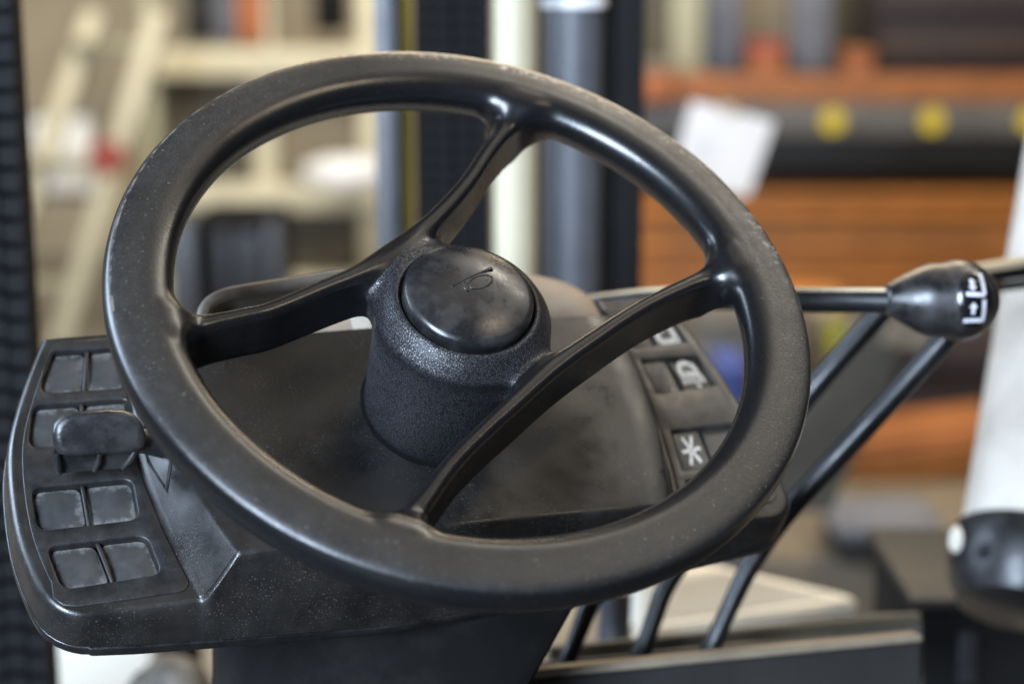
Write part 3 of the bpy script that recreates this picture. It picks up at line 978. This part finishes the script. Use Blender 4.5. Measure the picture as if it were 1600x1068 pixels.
# shoe under the paddle with three ribs, and the arm into the flank
def wv(px, py, c): return Vector((*onW(px, py, c), c))
tube('arm', [wv(150, 690, -.096), wv(205, 686, -.098), wv(232, 690, -.104), wv(262, 700, -.112)], [.0070, .0075, .0072, .0065], M_['paddle'], STK, 14)
bm = bmesh.new()
def shoe(pts_top, pts_bot, th):
    pass
sh = [wv(84, 702, -.098), wv(225, 696, -.100), wv(196, 733, -.114), wv(92, 741, -.114)]
sn = (sh[1] - sh[0]).cross(sh[3] - sh[0]).normalized()
if sn.z < 0: sn = -sn
rings = []
for s, o in ((.0, 0), (1.0, 0), (1.0, -.004)):
    pass
vs0 = [bm.verts.new(p) for p in sh]; vs1 = [bm.verts.new(p - sn * .004) for p in sh]
bm.faces.new(vs0); bm.faces.new(vs1[::-1])
for k in range(4): bm.faces.new((vs0[k], vs0[(k + 1) % 4], vs1[(k + 1) % 4], vs1[k]))
bmesh.ops.bevel(bm, geom=list(bm.edges), offset=.0012, segments=2, affect='EDGES')
from_bm('shoe', bm, M_['paddle'], STK, autos=40)
for t in (.02, .52, .93):
    a_, b_ = sh[0].lerp(sh[1], t), sh[3].lerp(sh[2], t)
    a_, b_ = a_.lerp(b_, .1), a_.lerp(b_, .9)
    tube('shoe_rib', [a_ + sn * .001, a_.lerp(b_, .5) + sn * .0022, b_ + sn * .001], [.0018, .0021, .0016], M_['paddle'], STK, 10)

# ------------------------------------------------------------------ steering column cover below the console
COLU = empty('steering_column', WM, 'black steering column cover below the dashboard', 'steering column')
def column():
    Y0 = (WM @ Vector((0, -.095, CP - .036))).y
    top_y, bot_y = 930, 1180
    V, F = [], []
    for t in np.linspace(0, 1, 8):
        y = top_y + (bot_y - top_y) * t
        xr = 918 - (y - 930) * .56
        ring = []
        def P(px, dy):
            v = atY(px, y, Y0)
            return Vector((v.x, Y0 + dy, v.z))
        ring += [P(306, .16), P(306, .060), P(311, .048), P(330, .030), P(372, .008), P(392, .001), P(430, -.001), P(600, -.004), P(xr - 40, .0), P(xr - 14, .004), P(xr - 4, .014), P(xr, .03), P(xr + 6, .16)]
        V += [WI @ v for v in ring]
    n = 13
    for i in range(7):
        for k in range(n - 1):
            F.append((i * n + k, i * n + k + 1, (i + 1) * n + k + 1, (i + 1) * n + k))
    pyd('cover', V, F, M_['column'], COLU, autos=35)
column()

# ------------------------------------------------------------------ tray and pod behind the hood
TR = empty('dash_tray', WM, 'dusty black open tray with rounded rim behind the left spoke', 'tray')
c0 = -.085
rim_px = [(318, 500), (318, 488), (324, 474), (338, 463), (360, 455), (400, 448), (450, 440), (505, 431), (540, 426)]
pts = [Vector((*onW(x, y + 4, c0), c0)) for x, y in rim_px]
tube('rim', [p for p in spline(pts, 4)], .0042, M_['tray'], TR, 10)
inn = [p + Vector((.006, -.004, -.012)) for p in pts]
V = [*pts, *[p + Vector((.002, -.001, -.028)) for p in pts]]
n = len(pts)
pyd('wall', V, [(k, k + 1, n + k + 1, n + k) for k in range(n - 1)], M_['tray'], TR)
V = [Vector((p.x + .001, p.y, c0 - .016)) for p in pts] + [Vector((pts[-1].x, pts[0].y - .03, c0 - .016)), Vector((pts[0].x, pts[0].y - .03, c0 - .016))]
pyd('floor', V, [tuple(range(len(V)))], M_['dusty'], TR)

POD = empty('instrument_pod', WM, 'dusty tan domed instrument pod behind the hub', 'instrument pod')
pc = WI @ atD(806, 516, 1.20)
up_l = (WI.to_3x3() @ Vector((0, 0, 1))).normalized()
zq = up_l.to_track_quat('Z', 'Y').to_matrix().to_4x4()
prof = []
for t in np.linspace(0, 1, 14):
    prof.append((max(.0610 * math.cos(t * math.pi / 2) ** .9, .0005), .036 * math.sin(t * math.pi / 2)))
prof = [(.0610, -.03)] + prof
lathe('dome', prof, M_['dusty'], POD, 48, Matrix.Translation(pc) @ zq, autos=60)
lathe('skirt', [(.0625, -.034), (.0630, -.012), (.0615, -.009), (.0605, -.009)], M_['tray'], POD, 48, Matrix.Translation(pc) @ zq, autos=40)

# ------------------------------------------------------------------ control levers on the right
def lever_shaft(parent, pix, dep, rad, mt):
    return tube('shaft', spline([atD(x, y, d) for (x, y), d in zip(pix, dep)], 5), rad, mt, parent, 14)
SEL = empty('selector_lever', atD(905, 482, 1.12), 'long black lever with pear shaped knob marked with two white arrows', 'lever')
def inS(v): return v - SEL.location
sh_pts = [(870, 488), (1000, 471), (1110, 467), (1250, 470), (1400, 471)]
sh_dep = [1.30, 1.27, 1.24, 1.20, 1.17]
tube('shaft', [inS(Vector(p)) for p in spline([atD(x, y, d) for (x, y), d in zip(sh_pts, sh_dep)], 6)], .0078, M_['black'], SEL, 16)
tube('shaft_highlight', [inS(Vector(p)) + Vector((0, -.0006, .0062)) for p in spline([atD(x, y, d) for (x, y), d in zip(sh_pts, sh_dep)], 6)], .0030, M_['lit_tan'], SEL, 8)  # painted highlight along the top of the shaft
kp0, kp1 = atD(1386, 468, 1.17), atD(1562, 470, 1.175)
axis = (kp1 - kp0); kl = axis.length; axis.normalize()
ks = [(.0265 * math.cos(t), .0475 + .0265 * math.sin(t)) for t in np.linspace(-.42, 1.55, 16)]
kprof = [(.0004, -.001), (.0095, -.001), (.0106, .0008), (.0160, .0100), (.0208, .0195), (.0238, .0275)] + ks
kq = axis.to_track_quat('Z', 'Y').to_matrix().to_4x4()
kn = lathe('knob', kprof, M_['knob'], SEL, 48, Matrix.Translation(inS(kp0)) @ kq, autos=70)
# badge on the driver's side of the ball: dark disc with two white L shapes and arrows
kc = kp0 + axis * .0475
view = (-kc).normalized()
bdir = (view * .93 + Vector((.42, 0, .02))).normalized()
bx = Vector((0, 0, 1)).cross(bdir).normalized()
by = bdir.cross(bx)
BM = Matrix.Translation(kc - SEL.location) @ Matrix((bx, by, bdir)).transposed().to_4x4()
def on_ball(u, v, lift):
    # u, v in metres on the badge; project on to the ball of radius .0252
    z = math.sqrt(max(.0266 ** 2 - u * u - v * v, 1e-6))
    p = Vector((u, v, z)); return BM @ (p.normalized() * (.0265 + lift))
V, F = [], []
nr, na = 5, 36
for i in range(nr + 1):
    for k in range(na):
        a = 2 * math.pi * k / na
        V.append(on_ball(0.0122 * i / nr * math.cos(a), .0180 * i / nr * math.sin(a), .0006 if i < nr else .0))
for i in range(nr):
    for k in range(na): F.append((i * na + k, i * na + (k + 1) % na, (i + 1) * na + (k + 1) % na, (i + 1) * na + k))
badge = pyd('badge', V, F, M_['knob_top'], SEL)
def ball_poly(bm, pl):
    # subdivide long bars a little so that they follow the ball
    P = [np.array(p) for p in pl]
    n = 6
    for k in range(n):
        q = [P[0] + (P[1] - P[0]) * k / n, P[0] + (P[1] - P[0]) * (k + 1) / n, P[3] + (P[2] - P[3]) * (k + 1) / n, P[3] + (P[2] - P[3]) * k / n]
        bm.faces.new([bm.verts.new(on_ball(x[0], x[1], .0010)) for x in q])
def mbar(x0, y0, x1, y1, w): return [np.array(p) * .00112 for p in bar(x0, y0, x1, y1, w)]
bm = bmesh.new()
ox = -.6
for pl in (mbar(5.0 + ox, 14.5, 5.0 + ox, 2.6, 2.5), mbar(-5.6 + ox, 3.4, 5.2 + ox, 2.4, 2.3), mbar(4.6 + ox, -.2, 4.6 + ox, -12.2, 2.5), mbar(-6.6 + ox, -11.4, 4.8 + ox, -11.4, 2.3),
           mbar(-1.6 + ox, 11.5, -1.6 + ox, 7.2, 2.2), mbar(-1.9 + ox, -8.0, -1.9 + ox, -4.2, 2.2)):
    ball_poly(bm, pl)
for tri in ([(-4.2, 7.4), (1.0, 7.4), (-1.6, 4.6)], [(-4.5, -4.4), (.7, -4.4), (-1.9, -1.4)]):
    bm.faces.new([bm.verts.new(on_ball((x + ox) * .00112, y * .00112, .0010)) for x, y in tri])
from_bm('lift_symbol', bm, M_['icon_white'], badge, smooth=False)

def rod_lever(pix, dep, rad, label):
    base = atD(*pix[0], dep[0])
    e = empty('lever_rod', base, label, 'lever', 'bent black lever rods rising from the slotted box')
    P = spline([atD(x, y, d) - base for (x, y), d in zip(pix, dep)], 6)
    tube('rod', P, [rad * (.72 + .28 * min(1, i / (.6 * len(P)))) for i in range(len(P))], M_['black'], e, 16)
    tube('boot', [Vector((0, 0, -.02)), Vector((0, 0, 0)), Vector(P[4])], [rad * 1.0, rad * .95, rad * .78], M_['black'], e, 14)
    tube('end_sleeve', [Vector(P[-3]), Vector(P[-1])], rad * 1.12, M_['black'], e, 14)
    return e
rod_lever([(1106, 1022), (1139, 950), (1174, 880), (1236, 792), (1350, 668), (1462, 545), (1500, 500)], [1.26, 1.26, 1.26, 1.25, 1.24, 1.225, 1.22], .0082, 'bent black lever rod ending under the pear shaped knob')
rod_lever([(1000, 1026), (1022, 965), (1046, 905), (1120, 800), (1255, 625), (1365, 500), (1392, 468)], [1.28, 1.28, 1.28, 1.28, 1.28, 1.26, 1.26], .0082, 'bent black lever rod ending behind the long lever shaft')
rod_lever([(884, 1036), (905, 985), (925, 935), (965, 860)], [1.26, 1.26, 1.26, 1.26], .0074, 'short black lever rod nearest the steering column')

# rail behind the knob on the right
RAIL = empty('guard_rail', atD(1540, 440, 1.35), 'black guard rail with painted tan highlight along its top at the right', 'rail')
def inR(v): return v - RAIL.location
def slab(name, pix4, d0, d1, th, mt, parent, org, bev=0.0):
    """slab whose front face is the pixel quad (depth d0 at left, d1 at right), th metres deep"""
    ds = [d0, d1, d1, d0]
    fr = [atD(x, y, d) - org for (x, y), d in zip(pix4, ds)]
    n = (fr[1] - fr[0]).cross(fr[3] - fr[0]).normalized()
    if n.y < 0: n = -n
    bm = bmesh.new()
    a = [bm.verts.new(p) for p in fr]; b = [bm.verts.new(p + n * th) for p in fr]
    bm.faces.new(a); bm.faces.new(b[::-1])
    for k in range(4): bm.faces.new((a[k], a[(k + 1) % 4], b[(k + 1) % 4], b[k]))
    if bev: bmesh.ops.bevel(bm, geom=list(bm.edges), offset=bev, segments=2, affect='EDGES')
    return from_bm(name, bm, mt, parent, autos=35)
o_ = RAIL.location
slab('edge_highlight', [(1500, 422), (1680, 392), (1680, 402), (1500, 432)], 1.34, 1.42, .03, M_['lit_tan'], RAIL, o_)  # painted highlight along the top of the rail
slab('upper_bar', [(1500, 432), (1680, 402), (1680, 424), (1500, 448)], 1.345, 1.425, .025, M_['black'], RAIL, o_, .001)
slab('lower_bar', [(1500, 452), (1680, 428), (1680, 442), (1500, 463)], 1.35, 1.43, .02, M_['dark'], RAIL, o_, .001)

# ------------------------------------------------------------------ white canister on the right
cb = atD(1592, 930, 1.45)
CAN = empty('canister', cb, 'white scuffed cylindrical canister standing in a black base at the right', 'canister')
ct = atD(1680, 300, 1.62)
ax = (ct - cb).normalized()
cq = ax.to_track_quat('Z', 'Y').to_matrix().to_4x4()
rr0 = .054
lathe('body', [(rr0 * .97, .046), (rr0, .051), (rr0 * .985, .068), (rr0 * .96, .20), (rr0 * .93, .36), (rr0 * .90, .46)], M_['white'], CAN, 48, cq)
lathe('base', [(.030, -.018), (.048, -.012), (rr0 * 1.06, .004), (rr0 * 1.12, .024), (rr0 * 1.13, .041), (rr0 * 1.10, .049), (rr0 * .99, .051)], M_['black'], CAN, 48, cq)
side = atD(1497, 842, 1.42) - cb
lathe('base_highlight', [(.0004, .0), (.0070, .0), (.0082, .002), (.0070, .004), (.0004, .0045)], M_['white_bright'], CAN, 24, Matrix.Translation(side) @ Vector((-.93, -.36, .1)).to_track_quat('Z', 'Y').to_matrix().to_4x4() @ Matrix.Diagonal((1, 1.35, 1, 1)))  # white oval painted as a highlight on the black base

# ------------------------------------------------------------------ slotted box, pad and blocks at lower right
BOX = empty('lever_box', atD(1140, 1060, 1.28), 'dark open lever box with worn tan edge at lower right', 'box')
o_ = BOX.location
slab('front_panel', [(800, 1062), (1440, 1000), (1440, 1130), (800, 1180)], 1.17, 1.26, .012, M_['dark'], BOX, o_, .002)
slab('front_edge', [(800, 1050), (1442, 990), (1442, 1001), (800, 1063)], 1.168, 1.258, .016, M_['tan'], BOX, o_, .001)
slab('back_edge', [(860, 1012), (1440, 958), (1440, 976), (860, 1034)], 1.34, 1.40, .012, M_['olive'], BOX, o_, .001)
slab('end_panel', [(1300, 962), (1440, 958), (1444, 1100), (1300, 1100)], 1.42, 1.41, .01, M_['greengrey'], BOX, o_, .002)
slab('slot_plate', [(800, 1040), (1440, 985), (1440, 1020), (800, 1080)], 1.28, 1.34, .008, M_['dark'], BOX, o_)
FAR = 1.7
def far(Y, py=0): return Y * FAR if Y > 2.6 and py < 480 else Y
def wbox(name, px0, px1, py0, py1, Y, th, mt, parent=None, bev=.0, org=None):
    """upright box whose front face fills the pixel rectangle on the plane y = Y"""
    m = (px0 + px1) / 2
    a, b = atY(px0, (py0 + py1) / 2, Y), atY(px1, (py0 + py1) / 2, Y)
    t, u = atY(m, py0, Y), atY(m, py1, Y)
    o = org if org is not None else Vector((0, 0, 0))
    return box(name, a.x - o.x, b.x - o.x, Y - o.y, Y + th - o.y, u.z - o.z, t.z - o.z, mt, parent, bev)
def wthing(name, label, cat, rects, group=None):
    """thing made of upright boxes: rects = (part, px0, px1, py0, py1, Y, thickness, material, bevel)"""
    px = [r[1] for r in rects] + [r[2] for r in rects]
    org = atY(sum(px) / len(px), max(r[4] for r in rects), min(r[5] for r in rects))
    lo_, hi_ = min(r[3] for r in rects), max(r[4] for r in rects)
    if min(r[5] for r in rects) > 2.6 and max(lo_, 0) * .5 + hi_ * .5 < 480:
        rects = [(pn, x0, x1, y0, min(y1, 535), Y * FAR, th * FAR, mt, bv * FAR) for (pn, x0, x1, y0, y1, Y, th, mt, bv) in rects]
        org = atY(sum(px) / len(px), max(r[4] for r in rects), min(r[5] for r in rects))
    e = empty(name, org, label, cat, group)
    for (pn, x0, x1, y0, y1, Y, th, mt, bv) in rects:
        wbox(pn, x0, x1, y0, y1, Y, th, M_[mt], e, bv, org)
    return e
PAD = empty('pad', atD(1190, 985, 1.62), 'ivory pad with rounded top edge behind the lever rods', 'pad')
o_ = PAD.location
slab('top', [(1010, 908), (1130, 888), (1340, 935), (1000, 985)], 1.66, 1.70, .03, M_['ivory'], PAD, o_, .004)
slab('side', [(1000, 984), (1340, 934), (1342, 956), (1000, 1006)], 1.60, 1.66, .02, M_['ivory'], PAD, o_, .003)
wthing('battery_case', 'black battery case below the white canister', 'case', [('body', 1430, 1640, 950, 1150, 1.55, .2, 'mast', .006), ('lid', 1424, 1640, 935, 952, 1.545, .21, 'dark', .003), ('grip', 1500, 1530, 990, 1068, 1.54, .012, 'mast_grey', .002)])
tb = tube('grey_pipe', [atD(962, 925, 1.5), atD(955, 1070, 1.5)], .014, M_['steel_blue'])
tag(tb, 'short grey blue upright pipe beside the steering column', 'pipe')
GB = empty('strut', atD(1235, 720, 2.5), 'grey green diagonal strut behind the lever rods', 'strut')
o_ = GB.location
slab('plate', [(1352, 498), (1425, 520), (1300, 800), (1150, 800)], 2.5, 2.55, .02, M_['greengrey'], GB, o_, .003)
slab('gusset', [(1400, 496), (1475, 512), (1440, 548), (1382, 540)], 2.48, 2.50, .012, M_['tan'], GB, o_, .002)

# ------------------------------------------------------------------ mast behind the wheel
def chain(px0, px1, Y, label, pitch_px, lean=0):
    org = atY((px0 + px1) / 2, 1100, Y)
    e = empty('lift_chain', org, label, 'chain', 'lift chains of the mast')
    w = atY(px1, 534, Y).x - atY(px0, 534, Y).x
    zt = atY(800, -60, Y).z; zb = org.z
    pitch = pitch_px * Y / FPX
    n = int((zt - zb) / pitch) + 1
    me = None
    for k in range(n):
        z = k * pitch
        if me is None:
            bm = bmesh.new()
            m_ = 4
            for i in range(m_):
                x0 = -w / 2 + w * i / m_
                box_bm(bm, x0 + w * .012, x0 + w / m_ - w * .012, -.010, .010, -pitch * (.44 if i % 2 else .30), pitch * (.30 if i % 2 else .44))
            box_bm(bm, -w * .49, w * .49, -.005, .005, -pitch * .12, pitch * .12)
            l0 = from_bm('link', bm, M_['chain'], e, autos=30); me = l0.data
            l0.location = (0, 0, z)
        else:
            l = bpy.data.objects.new('link', me); COL.objects.link(l); l.parent = e; l.location = (0, 0, z)
    box('backing_bar', -w * .5, w * .47, .012, .03, -.02, zt - zb, M_['mast'], e)
    return e
chain(-50, 88, 1.50, 'black lift chain at the left edge', 40)
chain(655, 774, 1.92, 'dark navy lift chain left of the cream pole', 24)
def vpole(name, px, wpx, Y, mt, label, cat, part=None, n=28, top=-80, bot=900):
    b, t = atY(px, bot, Y), atY(px, top, Y)
    e = empty(name, Vector((b.x, b.y, b.z)), label, cat)
    r = wpx / 2 * Y / FPX
    H = t.z - b.z
    lathe(part or 'tube', [(r, 0), (r, H)], mt, e, n)
    return e, r, H
e, r_p, H = vpole('pole', 805, 66, 1.78, M_['pole'], 'cream upright pole between chain and hydraulic cylinder', 'pole')
lathe('base_collar', [(r_p * 1.25, 0), (r_p * 1.25, .04), (r_p * 1.02, .045)], M_['pole'], e, 28)
e, r_p, H = vpole('hydraulic_cylinder', 890, 92, 1.88, M_['steel_blue'], 'grey blue hydraulic lift cylinder behind the hub', 'cylinder', 'barrel', 36)
lathe('gland_ring', [(r_p * 1.0, H * .912), (r_p * 1.10, H * .914), (r_p * 1.10, H * .925), (r_p * 1.0, H * .928)], M_['paper'], e, 36)
e, r_p, H = vpole('hydraulic_hose', 640, 24, 1.9, M_['yellow'], 'thin yellow green hydraulic hose beside the grey mast post', 'hose')
lathe('clamp', [(r_p * 1.2, .25), (r_p * 1.3, .252), (r_p * 1.3, .268), (r_p * 1.2, .27)], M_['dark'], e, 20)
wthing('mast_upright', 'dark grey narrow mast upright seen through the top of the wheel', 'mast', [('flange', 589, 628, -80, 900, 1.86, .02, 'mast_grey', .003), ('web', 600, 612, -80, 900, 1.88, .08, 'mast', 0)])
wthing('mast_upright', 'black broad mast upright right of the hydraulic cylinder', 'mast', [('flange', 936, 1003, -80, 900, 1.9, .02, 'mast', .003), ('inner_lip', 934, 952, -80, 900, 1.885, .012, 'mast', .002), ('web', 962, 980, -80, 900, 1.92, .09, 'mast', 0), ('return_flange', 836, 846, -80, 900, 1.97, .05, 'mast', 0)])

# ------------------------------------------------------------------ far left: racking, ladder, cases
wthing('storage_rack', 'cream painted storage rack with taupe panels behind the wheel on the left', 'rack', [
    ('post', 396, 432, -40, 620, 5.2, .08, 'cream', .01), ('post', 562, 596, -40, 620, 5.2, .08, 'cream', .01), ('post', 228, 250, -40, 620, 5.2, .08, 'cream2', .01),
    ('beam', 240, 600, 76, 122, 5.16, .06, 'cream', .01), ('beam', 240, 600, 286, 332, 5.16, .06, 'cream', .01), ('beam', 240, 600, 432, 500, 5.16, .06, 'cream', .01),
    ('panel', 250, 396, 122, 286, 5.26, .03, 'olive', .004), ('panel', 432, 562, 122, 286, 5.26, .03, 'taupe', .004), ('panel', 432, 562, 332, 432, 5.26, .03, 'olive', .004), ('panel', 250, 396, 332, 432, 5.26, .03, 'taupe', .004)])
wthing('carton', 'black carton on the top shelf above the rim at upper left', 'box', [('body', 286, 330, -30, 66, 5.15, .2, 'dark', .01), ('lid', 284, 332, -36, -14, 5.145, .21, 'mast', .005)])
wthing('carton', 'grey carton between black and orange cartons on the top shelf', 'box', [('body', 334, 366, -30, 68, 5.15, .2, 'greybox', .01), ('lid', 332, 368, -36, -14, 5.145, .21, 'greybox', .005)])
wthing('carton', 'orange brown carton on the top shelf at upper left', 'box', [('body', 370, 410, -30, 70, 5.15, .2, 'orange_box', .01), ('lid', 368, 412, -36, -14, 5.145, .21, 'orange_box', .005)])
wthing('carton', 'black carton beside the dark grey mast upright', 'box', [('body', 488, 536, -30, 52, 5.15, .2, 'mast', .01), ('lid', 486, 538, -36, -14, 5.145, .21, 'dark', .005)])
def blob(name, label, cat, px, py, Y, rx, ry, rz, mt, seed=1):
    rnd = random.Random(seed)
    bm = bmesh.new()
    bmesh.ops.create_icosphere(bm, subdivisions=3, radius=1)
    for v in bm.verts:
        s = 1 + .10 * math.sin(4 * v.co.x + seed) * math.cos(3 * v.co.y + 1.3 * seed) + .05 * math.sin(9 * v.co.z + 2 * v.co.x)
        v.co = Vector((v.co.x * rx * s, v.co.y * ry * s, max(v.co.z, -.6) * rz * s))
    o = from_bm(name, bm, M_[mt])
    o.location = atY(px, py, Y)
    return tag(o, label, cat)
blob('sack', 'white bulging sack lying on the middle shelf of the rack', 'sack', 540, 272, 5.02 * FAR, .115 * FAR, .08 * FAR, .055 * FAR, 'paper', 2)
# ladder of two leaning rails
def stick(name, p0, p1, w, th, mt, parent, org):
    d = p1 - p0; L_ = d.length
    M = Matrix.Translation(p0 - org) @ d.to_track_quat('Z', 'Y').to_matrix().to_4x4()
    bm = bmesh.new(); box_bm(bm, -w / 2, w / 2, -th / 2, th / 2, 0, L_, .006)
    bm.transform(M)
    return from_bm(name, bm, mt, parent, autos=35)
lo = atY(120, 540, 4.6 * FAR)
LAD = empty('step_ladder', lo, 'cream step ladder leaning beside the left chain', 'ladder')
r0a, r0b = atY(96, 535, 4.55 * FAR), atY(250, 20, 4.55 * FAR)
r1a, r1b = atY(-30, 535, 4.75 * FAR), atY(150, 20, 4.75 * FAR)
stick('rail', r0a, r0b, .12, .08, M_['cream'], LAD, lo)
stick('rail', r1a, r1b, .12, .08, M_['cream'], LAD, lo)
for t in (.18, .55, .9):
    stick('rung', r0a.lerp(r0b, t), r1a.lerp(r1b, t), .14, .05, M_['cream2'], LAD, lo)
wthing('notice_board', 'pale grey board behind the leaning ladder', 'board', [('board', 44, 150, 178, 312, 5.3, .03, 'greybox', .004), ('sheet', 52, 142, 186, 300, 5.27, .02, 'paper', .002)])
rs = lathe('reflector', [(.001, 0), (.066, 0), (.075, .012), (.066, .03), (.001, .034)], M_['red'], None, 28, Vector((0, -1, 0)).to_track_quat('Z', 'Y').to_matrix().to_4x4())
rs.location = atY(168, 246, 4.4 * FAR); tag(rs, 'round red reflector on the ladder left of the rim', 'reflector')
wthing('ribbed_case', 'dark ribbed case with grey slats seen under the left rim', 'case', [
    ('body', 300, 440, 336, 560, 3.4, .2, 'mast', .02), ('side', 262, 304, 346, 560, 3.38, .2, 'steel_blue', .01), ('end_strip', 415, 438, 345, 560, 3.37, .04, 'steel_blue', .01),
    ('slat', 338, 362, 362, 560, 3.37, .04, 'mast_grey', .006), ('slat', 372, 404, 362, 560, 3.37, .04, 'mast_grey', .006)])
wb = wthing('white_gap_block', 'added white block for the bright gap between spoke and hub', 'box', [('body', 500, 590, 478, 560, 2.4, .2, 'white_bright', .006), ('lid', 498, 592, 474, 484, 2.395, .21, 'paper', .003)])  # added white block that makes the gap beside the hub bright
wthing('white_cabinet', 'white cabinet below the left end of the dashboard', 'cabinet', [('body', 70, 244, 960, 1180, 2.2, .2, 'white_bright', .01), ('door', 92, 238, 985, 1180, 2.19, .02, 'white_bright', .003)])
wthing('bracket_post', 'black post between white cabinet and steering column', 'post', [('bar', 246, 306, 940, 1180, 1.9, .05, 'mast', .004), ('foot', 240, 312, 1120, 1180, 1.89, .07, 'mast', .004)])
blob('rubber_boot', 'brown rounded rubber boot at the bottom left', 'boot', 268, 1082, 1.55, .038, .04, .034, 'tray', 3)

# ------------------------------------------------------------------ far right: shelves and timber
SB = wthing('shelf', 'grey shelf beam with round yellow labels at upper right', 'shelf', [
    ('beam', 980, 1720, 162, 216, 4.2, .06, 'beam', .008), ('deck', 980, 1720, 216, 262, 4.26, .5, 'dark', .004), ('kick_board', 980, 1720, 118, 162, 4.24, .05, 'wood2', .006), ('dark_rail', 980, 1720, 262, 292, 4.5, .05, 'wood_dark', .004)])  # the lowest strip is a dark wood rail under the deck
for px in (1301, 1456, 1610):
    o = lathe('yellow_label', [(.001, 0), (.044, 0), (.047, .005), (.044, .010), (.001, .010)], M_['yellow_disc'], SB, 28, Vector((0, -1, 0)).to_track_quat('Z', 'Y').to_matrix().to_4x4())
    o.location = atY(px, 189, 4.195 * FAR) - SB.location
def stack(label, x0, x1, y0, y1, n, Y, mts, slope=0.0, name='timber_stack'):
    th = .25
    if y1 < 480: Y *= FAR; th *= FAR
    org = atY((x0 + x1) / 2, y1, Y)
    e = empty(name, org, label, 'timber')
    for k in range(n):
        ya, yb = y0 + (y1 - y0) * k / n, y0 + (y1 - y0) * (k + 1) / n
        j = random.uniform(-.03, .04)
        o = wbox('plank', x0 + random.uniform(-10, 10), x1 + random.uniform(-10, 10), ya + 1.6, yb - .6, Y + j, th, M_[random.choice(mts)], e, .003, org)
    if slope: e.rotation_euler = (0, slope, 0)
    return e
stack('tall stack of orange brown planks behind the right rim', 985, 1720, 296, 470, 11, 4.3, ['wood', 'wood', 'wood2', 'wood3'])
stack('low leaning stack of orange planks below the knob', 1255, 1600, 684, 838, 9, 3.9, ['wood', 'wood', 'wood2', 'wood3'], R_(-7))
stack('brown planks between lever rods and wheel rim', 1120, 1330, 470, 515, 2, 4.2, ['wood2', 'wood'])
wthing('crate', 'dark brown crate below the knob', 'crate', [('body', 1400, 1720, 520, 700, 4.4, .3, 'wood_dark', .01), ('slat', 1400, 1720, 540, 580, 4.38, .02, 'purple', .003), ('slat', 1400, 1720, 620, 660, 4.38, .02, 'purple', .003)])
wthing('crate', 'dark maroon crate at the upper right corner', 'crate', [('body', 1370, 1720, -60, 118, 4.5, .3, 'purple', .01), ('slat', 1370, 1720, -20, 20, 4.48, .02, 'purple', .004), ('slat', 1370, 1720, 60, 96, 4.48, .02, 'wood_dark', .004)])
wthing('shelf_post', 'cream shelf post above the white paper', 'post', [('post', 1050, 1098, -60, 120, 4.3, .06, 'cream2', .006), ('foot', 1044, 1104, 106, 120, 4.29, .08, 'taupe', .004)])
wthing('shelf_post', 'slate blue post right of the cream shelf post', 'post', [('post', 1106, 1160, -60, 120, 4.4, .06, 'greybox', .006), ('foot', 1102, 1164, 108, 120, 4.39, .08, 'dark', .004)])
wthing('shelf_post', 'slate blue post left of the maroon crate', 'post', [('post', 1240, 1300, -60, 120, 4.4, .06, 'greybox', .006), ('foot', 1236, 1304, 108, 120, 4.39, .08, 'dark', .004)])
wthing('carton', 'small red orange carton on the upper right shelf', 'box', [('body', 1172, 1228, 72, 118, 4.35, .2, 'orange_box', .01), ('lid', 1170, 1230, 66, 80, 4.345, .21, 'red', .005)])
wthing('carton', 'small reddish carton beside the maroon crate', 'box', [('body', 1322, 1366, 84, 118, 4.35, .2, 'orange_box', .01), ('lid', 1320, 1368, 78, 90, 4.345, .21, 'wood2', .005)])
wthing('carton', 'orange carton at the left end of the upper right shelf', 'box', [('body', 1002, 1052, 104, 160, 4.15, .1, 'orange_box', .01), ('lid', 1000, 1054, 98, 112, 4.145, .11, 'tan', .005)])
wthing('cabinet', 'dark brown cabinet filling the upper right background', 'cabinet', [('back', 980, 1720, -80, 120, 4.9, .1, 'olive', .01), ('door', 1160, 1245, -80, 70, 4.85, .03, 'taupe', .004)])
PAPER = empty('paper_sheet', atD(1120, 300, 3.6), 'tilted white paper sheet behind the right rim', 'paper')
o_ = PAPER.location
slab('sheet', [(1082, 158), (1210, 190), (1170, 306), (1044, 292)], 3.6, 3.7, .003, M_['paper'], PAPER, o_)
slab('clip', [(1128, 160), (1150, 166), (1146, 180), (1124, 175)], 3.58, 3.60, .004, M_['white_bright'], PAPER, o_)
wthing('grey_bin', 'grey bin behind the right switch panel', 'bin', [('body', 1090, 1215, 510, 640, 3.6, .2, 'taupe', .02), ('rim', 1086, 1219, 504, 516, 3.59, .22, 'beam', .004)])
wthing('blue_tub', 'blue tub seen between switch panel and rim', 'tub', [('body', 1128, 1170, 580, 640, 3.4, .2, 'blue', .02), ('rim', 1126, 1172, 576, 584, 3.39, .22, 'blue', .004)])
wthing('yellow_crate', 'dull yellow crate behind the lever rods', 'crate', [('body', 1265, 1330, 490, 585, 3.8, .2, 'tan', .01), ('label_strip', 1290, 1318, 500, 560, 3.79, .01, 'yellow', 0)])
wthing('workbench', 'tan workbench in the lower right background', 'bench', [('top', 1180, 1720, 868, 960, 3.4, .6, 'tan', .01), ('apron', 1180, 1720, 955, 1100, 3.42, .05, 'taupe', .004)])
wthing('tool_case', 'dark grey tool case on the tan workbench', 'case', [('body', 1310, 1480, 838, 884, 3.3, .2, 'dark', .01), ('lid', 1306, 1484, 828, 842, 3.29, .22, 'greybox', .005)])
wthing('grey_cabinet', 'grey cabinet behind the lever rods at lower right', 'cabinet', [('body', 1130, 1300, 640, 900, 4.0, .3, 'greybox', .01), ('door', 1150, 1280, 700, 880, 3.98, .02, 'taupe', .004)])
